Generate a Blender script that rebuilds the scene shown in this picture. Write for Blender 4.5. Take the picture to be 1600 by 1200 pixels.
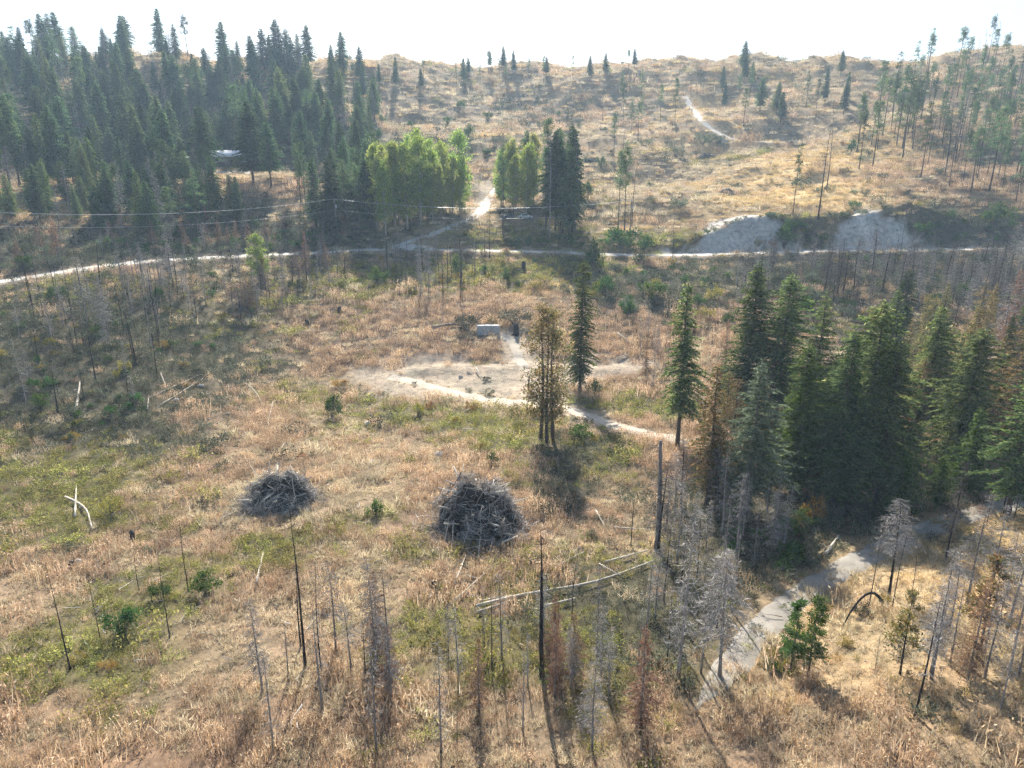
import bpy, math, random
import numpy as np
from mathutils import Vector

# ------------------------------------------------------------------ camera, world, sun, exposure
SC = bpy.context.scene
for o in list(bpy.data.objects):
    bpy.data.objects.remove(o)
CZ, PITCH, FPX = 32.0, math.radians(16.0), 1066.0       # camera height, downward pitch, focal length in 1600-px units
cam_d = bpy.data.cameras.new('camera')
cam_d.sensor_fit = 'HORIZONTAL'; cam_d.sensor_width = 36.0; cam_d.lens = 36.0 * FPX / 1600.0
cam_d.clip_start = 0.5; cam_d.clip_end = 5000
cam = bpy.data.objects.new('camera', cam_d)
cam.location = (0, 0, CZ); cam.rotation_euler = (math.pi / 2 - PITCH, 0, 0)
SC.collection.objects.link(cam); SC.camera = cam

SUN_EL, SUN_AZ = math.radians(38.0), math.radians(-5.0)   # azimuth from +Y, negative = towards -X
world = bpy.data.worlds.new('World'); SC.world = world; world.use_nodes = True
wn = world.node_tree; wn.nodes.clear()
sky = wn.nodes.new('ShaderNodeTexSky'); sky.sky_type = 'NISHITA'; sky.sun_disc = False
sky.sun_elevation = SUN_EL; sky.sun_rotation = SUN_AZ % (2 * math.pi)
sky.altitude = 500; sky.air_density = 1.0; sky.dust_density = 2.0; sky.ozone_density = 1.0
bg = wn.nodes.new('ShaderNodeBackground'); bg.inputs['Strength'].default_value = 0.075
wo = wn.nodes.new('ShaderNodeOutputWorld')
wn.links.new(sky.outputs[0], bg.inputs[0]); wn.links.new(bg.outputs[0], wo.inputs[0])

sun_d = bpy.data.lights.new('sun', 'SUN'); sun_d.energy = 5.0; sun_d.angle = math.radians(0.53); sun_d.color = (1.0, 0.93, 0.82)
sun = bpy.data.objects.new('sun', sun_d)
sdir = Vector((math.sin(SUN_AZ) * math.cos(SUN_EL), math.cos(SUN_AZ) * math.cos(SUN_EL), math.sin(SUN_EL)))
sun.rotation_euler = sdir.to_track_quat('Z', 'Y').to_euler(); sun.location = (0, 0, 200)
SC.collection.objects.link(sun)

vs = SC.view_settings
vs.view_transform = 'Standard'; vs.look = 'None'; vs.gamma = 1.0; vs.use_curve_mapping = False
vs.exposure = 1.4
HAZE_DENSITY = 0.0004
cy = SC.cycles
cy.use_denoising = True; cy.denoising_prefilter = 'NONE'; cy.denoising_input_passes = 'RGB_ALBEDO_NORMAL'; cy.use_adaptive_sampling = True; cy.adaptive_threshold = 0.05; cy.adaptive_min_samples = 24; cy.use_light_tree = False; cy.max_bounces = 4; cy.diffuse_bounces = 2; cy.glossy_bounces = 2
cy.transmission_bounces = 3; cy.volume_bounces = 1; cy.transparent_max_bounces = 4
cy.caustics_reflective = False; cy.caustics_refractive = False

random.seed(7); RNG = np.random.default_rng(7)
COL = SC.collection

# ------------------------------------------------------------------ helpers: noise, pixels, meshes
def vnoise(x, y, seed=0):
    xi = np.floor(x).astype(np.int64); yi = np.floor(y).astype(np.int64)
    fx = x - xi; fy = y - yi
    fx = fx * fx * (3 - 2 * fx); fy = fy * fy * (3 - 2 * fy)
    def h(a, b):
        n = (a * 374761393 + b * 668265263 + seed * 982451653) & 0x7fffffff
        n = ((n ^ (n >> 13)) * 1274126177) & 0x7fffffff
        return ((n ^ (n >> 16)) & 0xffff) / 65535.0
    return (h(xi, yi) * (1 - fx) + h(xi + 1, yi) * fx) * (1 - fy) + (h(xi, yi + 1) * (1 - fx) + h(xi + 1, yi + 1) * fx) * fy

def fbm(x, y, s, octv=4, seed=0):
    x = np.asarray(x, float) / s; y = np.asarray(y, float) / s
    v = 0; a = 0.5; t = 0
    for k in range(octv):
        v = v + a * vnoise(x, y, seed + k * 17); t += a
        x = x * 2.03 + 11.3; y = y * 2.03 + 5.7; a *= 0.5
    return v / t            # 0..1

def sstep(a, b, v):
    t = np.clip((v - a) / (b - a), 0, 1)
    return t * t * (3 - 2 * t)

CP, SP = math.cos(PITCH), math.sin(PITCH)
def px_ray(px, py):
    u = (px - 800) / FPX; v = (600 - py) / FPX
    return np.array([u, CP + v * SP, -SP + v * CP])
def px_at_depth(px, py, Y):
    d = px_ray(px, py); t = Y / d[1]
    return np.array([d[0] * t, Y, CZ + d[2] * t])
def to_px(p):
    q = p[2] - CZ
    d = p[1] * CP - q * SP; up = p[1] * SP + q * CP
    return 800 + FPX * p[0] / d, 600 - FPX * up / d

# ------------------------------------------------------------------ terrain: valley floor, road bench, hillsides
CTRL = {
 -150: [(1200,30),(900,50),(700,77),(560,98),(450,125),(380,152),(300,194),(250,230),(200,268),(150,308),(85,360)],
 0:    [(1200,31),(1048,39.5),(900,52),(800,63.5),(700,78),(600,92),(520,108),(440,131),(380,156),(330,182),(280,214),(266,234),(200,280),(150,322),(82,375)],
 200:  [(1200,31),(1048,39.7),(900,52),(800,64),(700,80),(600,96),(520,112),(460,128),(412,147),(360,176),(320,200),(276,228),(265,250),(200,302),(150,345),(80,398)],
 400:  [(1200,31.3),(1048,39.7),(900,52),(800,64),(700,82),(600,110),(520,129),(450,147),(398,170),(350,195),(310,213),(274,231),(264,254),(200,310),(150,360),(85,418)],
 600:  [(1200,31.3),(1048,39.7),(900,52),(800,64),(700,83),(600,111),(514,133),(450,156),(392,186),(350,204),(300,234),(250,282),(200,338),(150,398),(92,460)],
 800:  [(1200,31.3),(1048,39.7),(900,52),(800,64),(720,78),(650,95),(600,110),(514,132),(450,156),(395,189),(347,209),(338,224),(300,248),(250,296),(200,358),(150,432),(102,500)],
 1000: [(1200,31),(1048,39.5),(900,52),(800,64),(690,84),(600,109),(520,131),(450,155),(397,186),(362,201),(300,240),(250,285),(200,345),(150,420),(98,490)],
 1200: [(1200,30),(1048,38.6),(900,51.5),(800,64),(700,81),(600,105),(500,134),(440,157),(395,184),(345,198),(300,229),(250,272),(200,325),(150,385),(92,452)],
 1400: [(1200,28.5),(1048,36),(930,45.5),(830,58.5),(750,70.5),(650,92),(550,120),(450,153),(391,186),(328,200),(300,215),(250,252),(200,295),(150,345),(86,405)],
 1600: [(1200,27.5),(1048,34),(900,45),(800,58.5),(700,77),(600,102),(500,131),(420,162),(388,186),(340,199),(300,213),(250,245),(200,283),(150,328),(78,385)],
 1750: [(1200,27),(1048,33.5),(900,44.5),(760,64),(600,101),(420,160),(380,186),(300,213),(200,280),(150,322),(76,375)],
}
pts = []
for px, col in CTRL.items():
    for py, Y in col:
        pts.append(px_at_depth(px, py, Y))
    last = pts[-1]
    pts.append(np.array([last[0] * 1.1, last[1] * 1.12, last[2] - 14]))
    pts.append(np.array([last[0] * 1.3, last[1] * 1.32, last[2] - 50]))
for x in (-60, -20, 20, 60):
    pts.append(np.array([x, -12.0, 0.5])); pts.append(np.array([x, 12.0, 0.0]))
pts = np.array(pts)

def tps_fit(P, lam=0.6):
    S = 100.0
    A = P[:, :2] / S; n = len(A)
    d2 = ((A[:, None] - A[None]) ** 2).sum(-1)
    K = 0.5 * d2 * np.log(d2 + 1e-12) + np.eye(n) * lam * 1e-3
    Q = np.hstack([np.ones((n, 1)), A])
    M = np.zeros((n + 3, n + 3)); M[:n, :n] = K; M[:n, n:] = Q; M[n:, :n] = Q.T
    w = np.linalg.solve(M, np.concatenate([P[:, 2], np.zeros(3)]))
    def ev(x, y):
        x = np.ravel(x) / S; y = np.ravel(y) / S
        out = np.empty(len(x))
        for i in range(0, len(x), 40000):
            xx = x[i:i + 40000]; yy = y[i:i + 40000]
            d = (xx[:, None] - A[None, :, 0]) ** 2 + (yy[:, None] - A[None, :, 1]) ** 2
            out[i:i + 40000] = (0.5 * d * np.log(d + 1e-12)) @ w[:n] + w[n] + w[n + 1] * xx + w[n + 2] * yy
        return out
    return ev
tps = tps_fit(pts)

GX = np.arange(-460, 460.1, 1.6)
GY = np.concatenate([np.arange(-14, 100, 0.75), np.arange(100, 215, 1.0), np.arange(215, 660, 2.4)])
XX, YY = np.meshgrid(GX, GY)
H = np.clip(tps(XX, YY).reshape(XX.shape), -30, 240)
hill = sstep(190, 240, YY)
H += (fbm(XX, YY, 14, 4, 3) - 0.5) * (0.9 + 4.5 * hill) + (fbm(XX, YY, 45, 3, 9) - 0.5) * (0.6 + 8.0 * hill) + (fbm(XX * 1.5, YY, 75, 2, 29) - 0.5) * 13.0 * sstep(225, 290, YY) - (1 - np.abs(2 * fbm(XX * 1.6, YY * .55, 38, 3, 19) - 1) * 2.2).clip(0, 1) * 3.0 * sstep(225, 270, YY)
H += (fbm(XX, YY, 2.2, 2, 5) - 0.5) * 0.25

def height(x, y):
    x = np.clip(np.asarray(x, float), GX[0], GX[-1] - 0.01); y = np.clip(np.asarray(y, float), GY[0], GY[-1] - 0.01)
    i = np.clip(np.searchsorted(GX, x, 'right') - 1, 0, len(GX) - 2); j = np.clip(np.searchsorted(GY, y, 'right') - 1, 0, len(GY) - 2)
    fx = (x - GX[i]) / (GX[i + 1] - GX[i]); fy = (y - GY[j]) / (GY[j + 1] - GY[j])
    return (H[j, i] * (1 - fx) + H[j, i + 1] * fx) * (1 - fy) + (H[j + 1, i] * (1 - fx) + H[j + 1, i + 1] * fx) * fy

def hit(px, py, ymin=8, ymax=640):
    """first point of the ground seen at a pixel of the photograph"""
    d = px_ray(px, py)
    Y = np.linspace(ymin, ymax, 2400); t = Y / d[1]
    z = CZ + d[2] * t; g = height(d[0] * t, Y)
    k = np.nonzero(z <= g)[0]
    if len(k) == 0:
        return None
    k = k[0]
    if k == 0:
        return np.array([d[0] * t[0], Y[0], g[0]])
    a, b = z[k - 1] - g[k - 1], g[k] - z[k]
    yy = Y[k - 1] + (Y[k] - Y[k - 1]) * a / max(a + b, 1e-6); tt = yy / d[1]
    return np.array([d[0] * tt, yy, float(height(d[0] * tt, yy))])

def smooth_line(P, n):
    P = np.array(P, float)
    s = np.concatenate([[0], np.cumsum(np.linalg.norm(np.diff(P[:, :2], axis=0), axis=1))])
    t = np.linspace(0, s[-1], n)
    Q = np.stack([np.interp(t, s, P[:, k]) for k in range(3)], 1)
    w = max(3, n // (len(P) * 2)) | 1
    for _ in range(2):
        pad = np.pad(Q, ((w // 2, w // 2), (0, 0)), mode='edge')
        R = np.stack([np.convolve(pad[:, k], np.ones(w) / w, 'valid') for k in range(3)], 1)
        R[0] = Q[0]; R[-1] = Q[-1]; Q = R
    return Q

def dist_line(X, Y, Q):
    """distance to a polyline and the index of its nearest point"""
    X = np.ravel(X); Y = np.ravel(Y); best = np.full(len(X), 1e9); idx = np.zeros(len(X), int)
    lo = Q[:, :2].min(0) - 16; hi = Q[:, :2].max(0) + 16
    m = np.nonzero((X > lo[0]) & (X < hi[0]) & (Y > lo[1]) & (Y < hi[1]))[0]
    for i in range(0, len(m), 20000):
        mm = m[i:i + 20000]
        d = (X[mm, None] - Q[None, :, 0]) ** 2 + (Y[mm, None] - Q[None, :, 1]) ** 2
        k = d.argmin(1); best[mm] = np.sqrt(d[np.arange(len(mm)), k]); idx[mm] = k
    return best, idx

def flatten(Q, w, fall, depth=0.0):
    global H
    d, k = dist_line(XX, YY, Q)
    m = d < w + fall
    t = sstep(w, w + fall, d[m])
    h = H.ravel(); h[m] = (Q[k[m], 2] - depth) * (1 - t) + h[m] * t
    H = h.reshape(XX.shape)

def line_px(P, n):
    return smooth_line([hit(*p) for p in P], n)

ROAD = line_px([(-140,462),(-60,449),(0,440),(70,430),(140,419),(220,409),(300,404),(400,399),(500,395),(560,391),(620,389),(700,391),(800,392),(880,395),(960,398),(1040,399),(1120,397),(1200,394),(1300,391),(1400,390),(1500,389),(1600,388),(1720,388)], 420)
for _ in range(3):
    ROAD[1:-1, 2] = (ROAD[:-2, 2] + ROAD[1:-1, 2] * 2 + ROAD[2:, 2]) / 4
flatten(ROAD, 2.6, 4.0)
def road_at(x):
    o = np.argsort(ROAD[:, 0]); return np.interp(x, ROAD[o, 0], ROAD[o, 1]), np.interp(x, ROAD[o, 0], ROAD[o, 2])
def cut_slope(px0, px1, Ytop):
    """the hillside above the road was cut back: a slope of about 55 degrees with slumps and gullies"""
    global H
    x0, x1 = px_at_depth(px0, 370, 192)[0], px_at_depth(px1, 370, 192)[0]
    k = sstep(x0, x0 + 34, XX) * (1 - sstep(x1 - 30, x1, XX))
    yr, zr = road_at(XX); foot = yr + 3.6 + (fbm(XX, XX * 0, 9, 3, 90) - .5) * 2.5
    cap = height(XX.ravel(), np.full(XX.size, Ytop)).reshape(XX.shape) * (1 - .0) - 3.2 * fbm(XX, XX * 0 + 7, 11, 4, 93)
    rise = np.clip(YY - foot, 0, None) * 1.5 + (fbm(XX, YY * .2, 5, 4, 91) - .5) * 5.0 * sstep(.3, 3, YY - foot)
    face = np.minimum(zr + np.maximum(rise, 0), np.maximum(cap, H))
    m = (YY > yr) & (YY < Ytop)
    H = np.where(m, H * (1 - k) + face * k, H)
cut_slope(985, 1580, 206)
BANKS = [(px_at_depth(c, 370, 192)[0], (px_at_depth(c + w, 370, 192)[0] - px_at_depth(c, 370, 192)[0]), sk) for c, w, sk in ((1150, 95, .35), (1370, 84, -.1))]
def bare_scar(x, y):
    """how bare the cut is at a place: two scars with ragged tops"""
    x = np.asarray(x, float); y = np.asarray(y, float); out = np.zeros(x.shape)
    yr, zr = road_at(x); up = height(x.ravel(), y.ravel()).reshape(x.shape) - zr
    for xc, hw, sk in BANKS:
        u = (x - xc + (fbm(x, y, 4, 4, 95) - .5) * 9) / hw
        top = 11.0 * np.clip(1 - np.abs(u - sk * .5 * np.clip(1 - u * u, 0, 1)) ** 1.5, 0, 1) + (fbm(x, y, 3, 4, 96) - .5) * 4.5
        out = np.maximum(out, sstep(-.6, .8, top - up) * (np.abs(u) < 1.15) * (y > yr + 2) * (y < 203) * (top > .5))
    return out
SIDE = line_px([(612,388),(636,378),(662,370),(700,356),(735,343),(752,330),(760,316),(772,304),(782,290)], 90)
flatten(SIDE, 2.6, 3.5)
TRACK = line_px([(1075,690),(1040,683),(1000,675),(960,665),(925,652),(890,640),(850,632),(800,628),(760,624),(720,616),(680,606),(645,596),(610,590)], 150)
flatten(TRACK, 1.8, 2.5)
LOOP = line_px([(850,632),(840,610),(826,585),(812,565),(806,545),(798,530),(780,522)], 80)
flatten(LOOP, 1.4, 2.0)
FOREST = line_px([(1085,1112),(1120,1065),(1165,1010),(1205,965),(1260,925),(1315,890),(1370,862),(1430,832),(1490,812),(1550,795),(1620,776),(1700,760)], 170)
flatten(FOREST, 1.5, 2.5)
DRIVE = line_px([(1290,216),(1230,222),(1160,222),(1120,208),(1096,188),(1080,168),(1070,150)], 110)
flatten(DRIVE, 2.2, 3.5)
ARC = line_px([(585,586),(630,576),(680,571),(740,570),(790,572),(814,564),(860,570),(920,573),(985,572)], 120)
flatten(ARC, 1.4, 2.0)
H_FINAL = H

# ------------------------------------------------------------------ vegetation zones over the ground
# kinds: 0 russet weeds, 1 tan grass, 2 green-yellow herbs, 3 grey-green scrub, 4 bare dirt, 5 golden grass
ZB = []
def blob(px, py, rx, ry, kind, w=1.0):
    p = hit(px, py)
    if p is not None:
        ZB.append((p[0], p[1], rx, ry, kind, w))
for a in [
    # bare pad and its surroundings
    (640,586,10,6,4,2.4),(700,586,12,7,4,2.4),(760,590,11,7,4,2.5),(800,580,5,8,4,2.2),(800,604,8,4,4,1.8),(815,545,4,6,4,2.2),(805,528,6,4,4,1.2),(600,584,6,3,4,.9),
    (920,573,9,3.5,4,2.0),(960,571,8,3,4,2.0),(990,572,5,3,4,1.4),(870,600,6,6,4,1.6),(730,617,9,3,4,1.3),(830,627,9,3.5,4,1.6),(900,642,6,4,4,1.3),(690,572,9,2.5,4,1.0),(740,572,8,2.5,4,1.0),
    (700,640,6,3,4,.5),(760,535,6,4,1,1.4),(700,548,10,3.5,0,1.8),(770,552,7,3.5,0,1.6),(740,545,9,3.5,0,1.6),(680,582,6,2,1,1.4),(740,584,6,2,1,1.4),(770,612,6,2,1,1.0),
    # green strip at the bank edge below the pad
    (590,640,10,5,2,1.6),(660,650,9,5,2,1.6),(720,655,8,5,2,1.4),(780,690,6,8,2,1.6),(760,660,7,5,2,1.2),(820,660,7,5,3,.8),(900,690,6,6,3,1.4),(950,690,5,5,2,1.3),(870,740,3,9,3,1.6),(930,735,7,7,2,.9),  # narrow scrub strip below the cedar clump stands for its cast shadow
    (480,620,7,6,2,1.0),(510,680,6,5,2,.7),(1010,640,8,5,2,2.0),(960,628,7,5,2,2.0),(1040,650,5,4,2,1.6),
    # left bank, its scrub thickened to darken it as shade; green lower left
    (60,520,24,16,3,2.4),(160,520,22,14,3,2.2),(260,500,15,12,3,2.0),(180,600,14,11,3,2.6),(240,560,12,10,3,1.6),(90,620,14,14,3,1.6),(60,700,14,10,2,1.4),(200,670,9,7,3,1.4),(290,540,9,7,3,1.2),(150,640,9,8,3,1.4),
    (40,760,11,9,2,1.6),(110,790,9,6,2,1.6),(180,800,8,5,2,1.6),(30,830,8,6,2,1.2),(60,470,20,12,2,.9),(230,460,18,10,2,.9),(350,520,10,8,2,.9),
    (200,950,5,5,2,1.7),(260,930,5,5,2,1.7),(320,900,4,4,2,1.4),(120,1020,6,4,2,2.0),(60,1040,6,4,2,2.0),(180,1040,6,4,2,1.5),(30,980,5,4,1,1.6),(60,920,5,4,1,1.4),(110,940,4,4,1,1.2),
    (440,860,4,3,2,1.6),(490,840,4,3,2,1.4),(570,800,3,3,2,1.0),(660,860,4,3,2,1.2),(700,1010,6,4,2,1.2),(760,1020,6,5,2,1.3),(680,980,4,3,2,1.2),(430,1000,6,6,1,1.0),(580,960,7,6,1,1.0),(380,1010,5,5,1,.8),
    (520,770,7,5,1,1.4),(350,780,7,5,1,1.1),(560,760,6,4,1,1.0),(620,900,6,5,1,.8),
    # between the burnt stand and the trail
    (900,900,8,6,2,1.0),(960,940,8,6,3,1.0),(1010,900,7,6,2,1.0),(900,960,6,5,3,1.2),(1000,980,7,6,3,1.2),(1060,930,7,6,3,1.0),(1080,1000,7,6,3,1.0),(1000,1030,6,4,2,1.2),(940,860,7,5,1,.8),(870,1010,5,5,2,1.4),
    # shaded grove floor
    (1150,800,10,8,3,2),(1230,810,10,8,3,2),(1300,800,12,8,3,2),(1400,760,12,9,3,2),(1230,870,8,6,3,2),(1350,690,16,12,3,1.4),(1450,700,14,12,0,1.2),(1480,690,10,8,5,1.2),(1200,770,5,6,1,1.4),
    # golden slope above the lower trail
    (1350,960,8,6,1,2.0),(1420,920,9,6,5,1.6),(1420,920,9,6,1,1.4),(1500,860,9,6,5,1.5),(1500,870,9,6,1,1.4),(1560,830,8,5,5,2.0),(1300,1010,7,5,1,2.0),(1400,1010,9,6,5,1.4),(1400,1000,9,6,3,1.0),(1500,980,9,8,1,1.6),(1340,1000,6,5,2,1.0),(1580,950,8,8,5,1.4),(1220,1030,4,3,2,1.5),(1550,900,6,5,3,.8),(1280,970,5,3,5,1.4),
    # green band between the pad and the road
    (560,430,22,10,2,1.4),(680,430,24,10,2,1.3),(800,430,24,12,2,1.8),(900,420,18,10,2,1.6),(480,460,14,8,2,1.2),(640,470,14,7,1,1.0),(740,480,14,7,0,.9),(860,470,10,8,1,1.0),(860,450,10,6,5,1.2),(960,520,9,7,0,1.4),(1000,500,9,8,0,1.0),
    (960,450,12,10,3,1.6),(1050,450,18,14,3,2.2),(1150,430,22,14,3,2.2),(1300,430,26,16,3,2.2),(1450,430,26,16,3,2.2),(1580,430,20,18,3,2.2),(1400,530,18,14,3,1.4),(1380,520,8,8,2,1.2),
    # beyond the road: forest floor, pasture, golden hill
    (60,330,26,10,5,1.4),(60,390,26,14,3,2.2),(180,385,26,14,3,2.2),(300,380,26,14,3,2.2),(420,375,20,12,3,2.2),(540,370,20,10,3,1.8),(150,230,60,30,3,2.5),(330,220,60,30,3,2.5),(480,210,50,26,3,2.0),(420,300,12,9,0,2.2),(480,300,7,6,0,1.8),(290,310,10,8,5,1.8),
    (240,335,16,10,3,1.6),(360,330,12,10,3,1.8),(520,330,20,12,3,1.6),(600,345,16,8,3,1.4),
    (640,180,40,22,1,1.2),(560,190,26,16,0,.9),(700,170,40,20,1,1.2),(720,230,22,14,3,1.2),(800,180,40,30,3,.8),(860,180,30,22,0,.9),(920,210,20,16,1,1.0),
    (760,300,5,22,4,1.6),(850,330,22,8,3,1.4),(860,370,24,7,2,1.3),(760,372,20,7,2,1.3),(1000,380,12,6,2,1.0),
    (1000,300,20,12,1,1.2),(1060,280,24,14,1,1.4),(1080,320,22,10,1,1.0),(950,320,14,10,2,.8),(1120,250,22,12,2,.9),(1000,250,26,16,3,.5),(1040,180,26,18,3,.7),(1100,170,20,12,5,.9),
    (1250,260,30,20,5,2.2),(1200,310,22,8,5,1.8),(1300,300,22,12,5,2.2),(1350,230,30,16,5,1.6),(1330,190,30,14,1,1.4),(1450,260,28,18,0,1.8),(1520,290,24,16,0,1.6),(1480,210,34,18,0,1.2),(1560,240,28,22,3,1.0),(1400,330,12,6,3,.8),(1540,340,18,8,3,1.8),
    (1250,350,8,6,2,1.4),(1255,370,8,5,3,1.4),(1500,360,14,7,3,1.8),(1060,375,10,6,2,1.0),
    (1230,385,10,5,2,1.8),(1480,380,12,6,3,2.0),
]:
    blob(*a)
ZB = np.array(ZB)

def zones(x, y):
    x = np.ravel(np.asarray(x, float)); y = np.ravel(np.asarray(y, float)); n = len(x)
    W = np.zeros((n, 6))
    n1 = fbm(x, y, 9, 3, 21); n2 = fbm(x, y, 16, 3, 22); n3 = fbm(x, y, 5, 3, 23)
    far = sstep(185, 200, y)
    W[:, 0] = (0.56 + 1.2 * (n1 - .5)) * (1 - far) + far * .22
    W[:, 1] = 0.30 + 1.4 * (n2 - .5) + far * .15
    W[:, 2] = -0.03 + 0.9 * (n3 - .5) + 0.10 * sstep(130, 150, y) * (1 - far)
    W[:, 3] = 0.06 + 0.7 * (fbm(x, y, 12, 3, 24) - .5) + far * .02
    W[:, 5] = far * .30
    xd = x + (n1 - .5) * 9; yd = y + (n3 - .5) * 9
    for bx, by, rx, ry, k, w in ZB:
        d = ((xd - bx) / rx) ** 2 + ((yd - by) / ry) ** 2
        m = d < 4
        g = np.exp(-d[m] * 1.2) * w
        W[m, int(k)] += g
    W = np.clip(W, 0.0, None)
    W = W ** 1.6
    return W / (W.sum(1, keepdims=True) + 1e-6)

class MB:
    """collects vertices and faces and links them as one mesh object"""
    def __init__(s):
        s.v = []; s.q = []; s.t = []; s.n = 0; s.mq = []; s.mt = []
    def add(s, V, Q=None, T=None, mat=0):
        V = np.asarray(V, float).reshape(-1, 3)
        if Q is not None and len(Q):
            Q = np.asarray(Q, np.int64).reshape(-1, 4); s.q.append(Q + s.n); s.mq.append(np.full(len(Q), mat))
        if T is not None and len(T):
            T = np.asarray(T, np.int64).reshape(-1, 3); s.t.append(T + s.n); s.mt.append(np.full(len(T), mat))
        s.v.append(V); s.n += len(V)
    def tube(s, P, R, n=6, mat=0, cap=True):
        P = np.asarray(P, float); R = np.asarray(R, float) * np.ones(len(P))
        d = np.gradient(P, axis=0); d /= np.linalg.norm(d, axis=1, keepdims=True) + 1e-9
        a = np.where(np.abs(d[:, 2:3]) > .9, np.array([[1., 0, 0]]), np.array([[0, 0, 1.]]))
        u = np.cross(d, a); u /= np.linalg.norm(u, axis=1, keepdims=True) + 1e-9
        w = np.cross(d, u)
        th = np.arange(n) * 2 * math.pi / n
        V = P[:, None] + (u[:, None] * np.cos(th)[None, :, None] + w[:, None] * np.sin(th)[None, :, None]) * R[:, None, None]
        m = len(P); i = np.arange(m - 1)[:, None] * n; j = np.arange(n)[None]; k = (j + 1) % n
        Q = np.stack([i + j, i + k, i + n + k, i + n + j], -1).reshape(-1, 4)
        T = None
        if cap:
            T = [[0, b + 1, b] for b in range(1, n - 1)] + [[(m - 1) * n, (m - 1) * n + b, (m - 1) * n + b + 1] for b in range(1, n - 1)]
        s.add(V.reshape(-1, 3), Q, T, mat)
    def leaves(s, P, D, L, W, N, mat=0):
        P = np.asarray(P, float); D = np.asarray(D, float); D = D / (np.linalg.norm(D, axis=1, keepdims=True) + 1e-9)
        S = np.cross(D, N); S /= np.linalg.norm(S, axis=1, keepdims=True) + 1e-9
        L = np.reshape(L * np.ones(len(P)), (-1, 1)); W = np.reshape(W * np.ones(len(P)), (-1, 1))
        V = np.stack([P, P + D * L * .45 + S * W * .5, P + D * L, P + D * L * .45 - S * W * .5], 1)
        s.add(V.reshape(-1, 3), np.arange(len(P) * 4).reshape(-1, 4), None, mat)
    def blades(s, P, D, L, W, N, mat=0):
        """single triangles: base edge to tip"""
        P = np.asarray(P, float); D = np.asarray(D, float); D = D / (np.linalg.norm(D, axis=1, keepdims=True) + 1e-9)
        S = np.cross(D, N); S /= np.linalg.norm(S, axis=1, keepdims=True) + 1e-9
        L = np.reshape(L * np.ones(len(P)), (-1, 1)); W = np.reshape(W * np.ones(len(P)), (-1, 1))
        V = np.stack([P - S * W * .5, P + S * W * .5, P + D * L], 1)
        s.add(V.reshape(-1, 3), None, np.arange(len(P) * 3).reshape(-1, 3), mat)
    def box(s, c, size, rz=0, mat=0):
        sx, sy, sz = [k / 2 for k in size]
        V = np.array([[x, y, z] for z in (-sz, sz) for y in (-sy, sy) for x in (-sx, sx)])
        ca, sa = math.cos(rz), math.sin(rz)
        V = np.stack([V[:, 0] * ca - V[:, 1] * sa, V[:, 0] * sa + V[:, 1] * ca, V[:, 2]], 1) + np.array(c)
        s.add(V, [[0, 2, 3, 1], [4, 5, 7, 6], [0, 1, 5, 4], [2, 6, 7, 3], [0, 4, 6, 2], [1, 3, 7, 5]], None, mat)
    def mesh(s, name, mats, smooth=False):
        V = np.concatenate(s.v); q = np.concatenate(s.q) if s.q else np.zeros((0, 4), int); t = np.concatenate(s.t) if s.t else np.zeros((0, 3), int)
        mi = np.concatenate([np.concatenate(s.mq) if s.mq else np.zeros(0), np.concatenate(s.mt) if s.mt else np.zeros(0)]).astype(np.int32)
        me = bpy.data.meshes.new(name)
        me.vertices.add(len(V)); me.vertices.foreach_set('co', V.astype(np.float32).ravel())
        li = np.concatenate([q.ravel(), t.ravel()]).astype(np.int32)
        me.loops.add(len(li)); me.loops.foreach_set('vertex_index', li)
        nf = len(q) + len(t)
        me.polygons.add(nf)
        ls = np.concatenate([np.arange(len(q)) * 4, len(q) * 4 + np.arange(len(t)) * 3]).astype(np.int32)
        me.polygons.foreach_set('loop_start', ls)
        for m in (mats if isinstance(mats, (list, tuple)) else [mats]):
            me.materials.append(m)
        me.polygons.foreach_set('material_index', mi)
        if smooth:
            me.polygons.foreach_set('use_smooth', np.ones(nf, bool))
        me.update(); me.validate(verbose=False)
        return me

def tag(o, label=None, cat=None, group=None, kind=None):
    if label: o['label'] = label
    if cat: o['category'] = cat
    if group: o['group'] = group
    if kind: o['kind'] = kind
    return o
def obj(name, me, parent=None, loc=None):
    o = bpy.data.objects.new(name, me); COL.objects.link(o)
    if parent: o.parent = parent
    if loc is not None: o.location = [float(c) for c in loc]
    return o
def empty(name, loc, rz=0, scale=1.0):
    o = bpy.data.objects.new(name, None); COL.objects.link(o)
    o.location = [float(c) for c in loc]; o.rotation_euler = (0, 0, rz)
    o.scale = (scale,) * 3 if np.isscalar(scale) else scale
    o.empty_display_size = .3
    return o

# ------------------------------------------------------------------ materials
def new_mat(name):
    m = bpy.data.materials.new(name); m.use_nodes = True
    nt = m.node_tree; nt.nodes.clear()
    out = nt.nodes.new('ShaderNodeOutputMaterial')
    return m, nt, out
def ramp(nt, fac, stops):
    r = nt.nodes.new('ShaderNodeValToRGB'); e = r.color_ramp.elements
    while len(e) < len(stops): e.new(.5)
    for k, (p, c) in enumerate(stops):
        e[k].position = p; e[k].color = (*c, 1)
    nt.links.new(fac, r.inputs[0]); return r.outputs[0]
def mixc(nt, fac, a, b, mode='MIX'):
    m = nt.nodes.new('ShaderNodeMix'); m.data_type = 'RGBA'; m.blend_type = mode
    for sock, v in ((m.inputs[0], fac), (m.inputs[6], a), (m.inputs[7], b)):
        if hasattr(v, 'node'): nt.links.new(v, sock)
        elif isinstance(v, (int, float)): sock.default_value = v
        else: sock.default_value = (*v, 1)
    return m.outputs[2]
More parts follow.
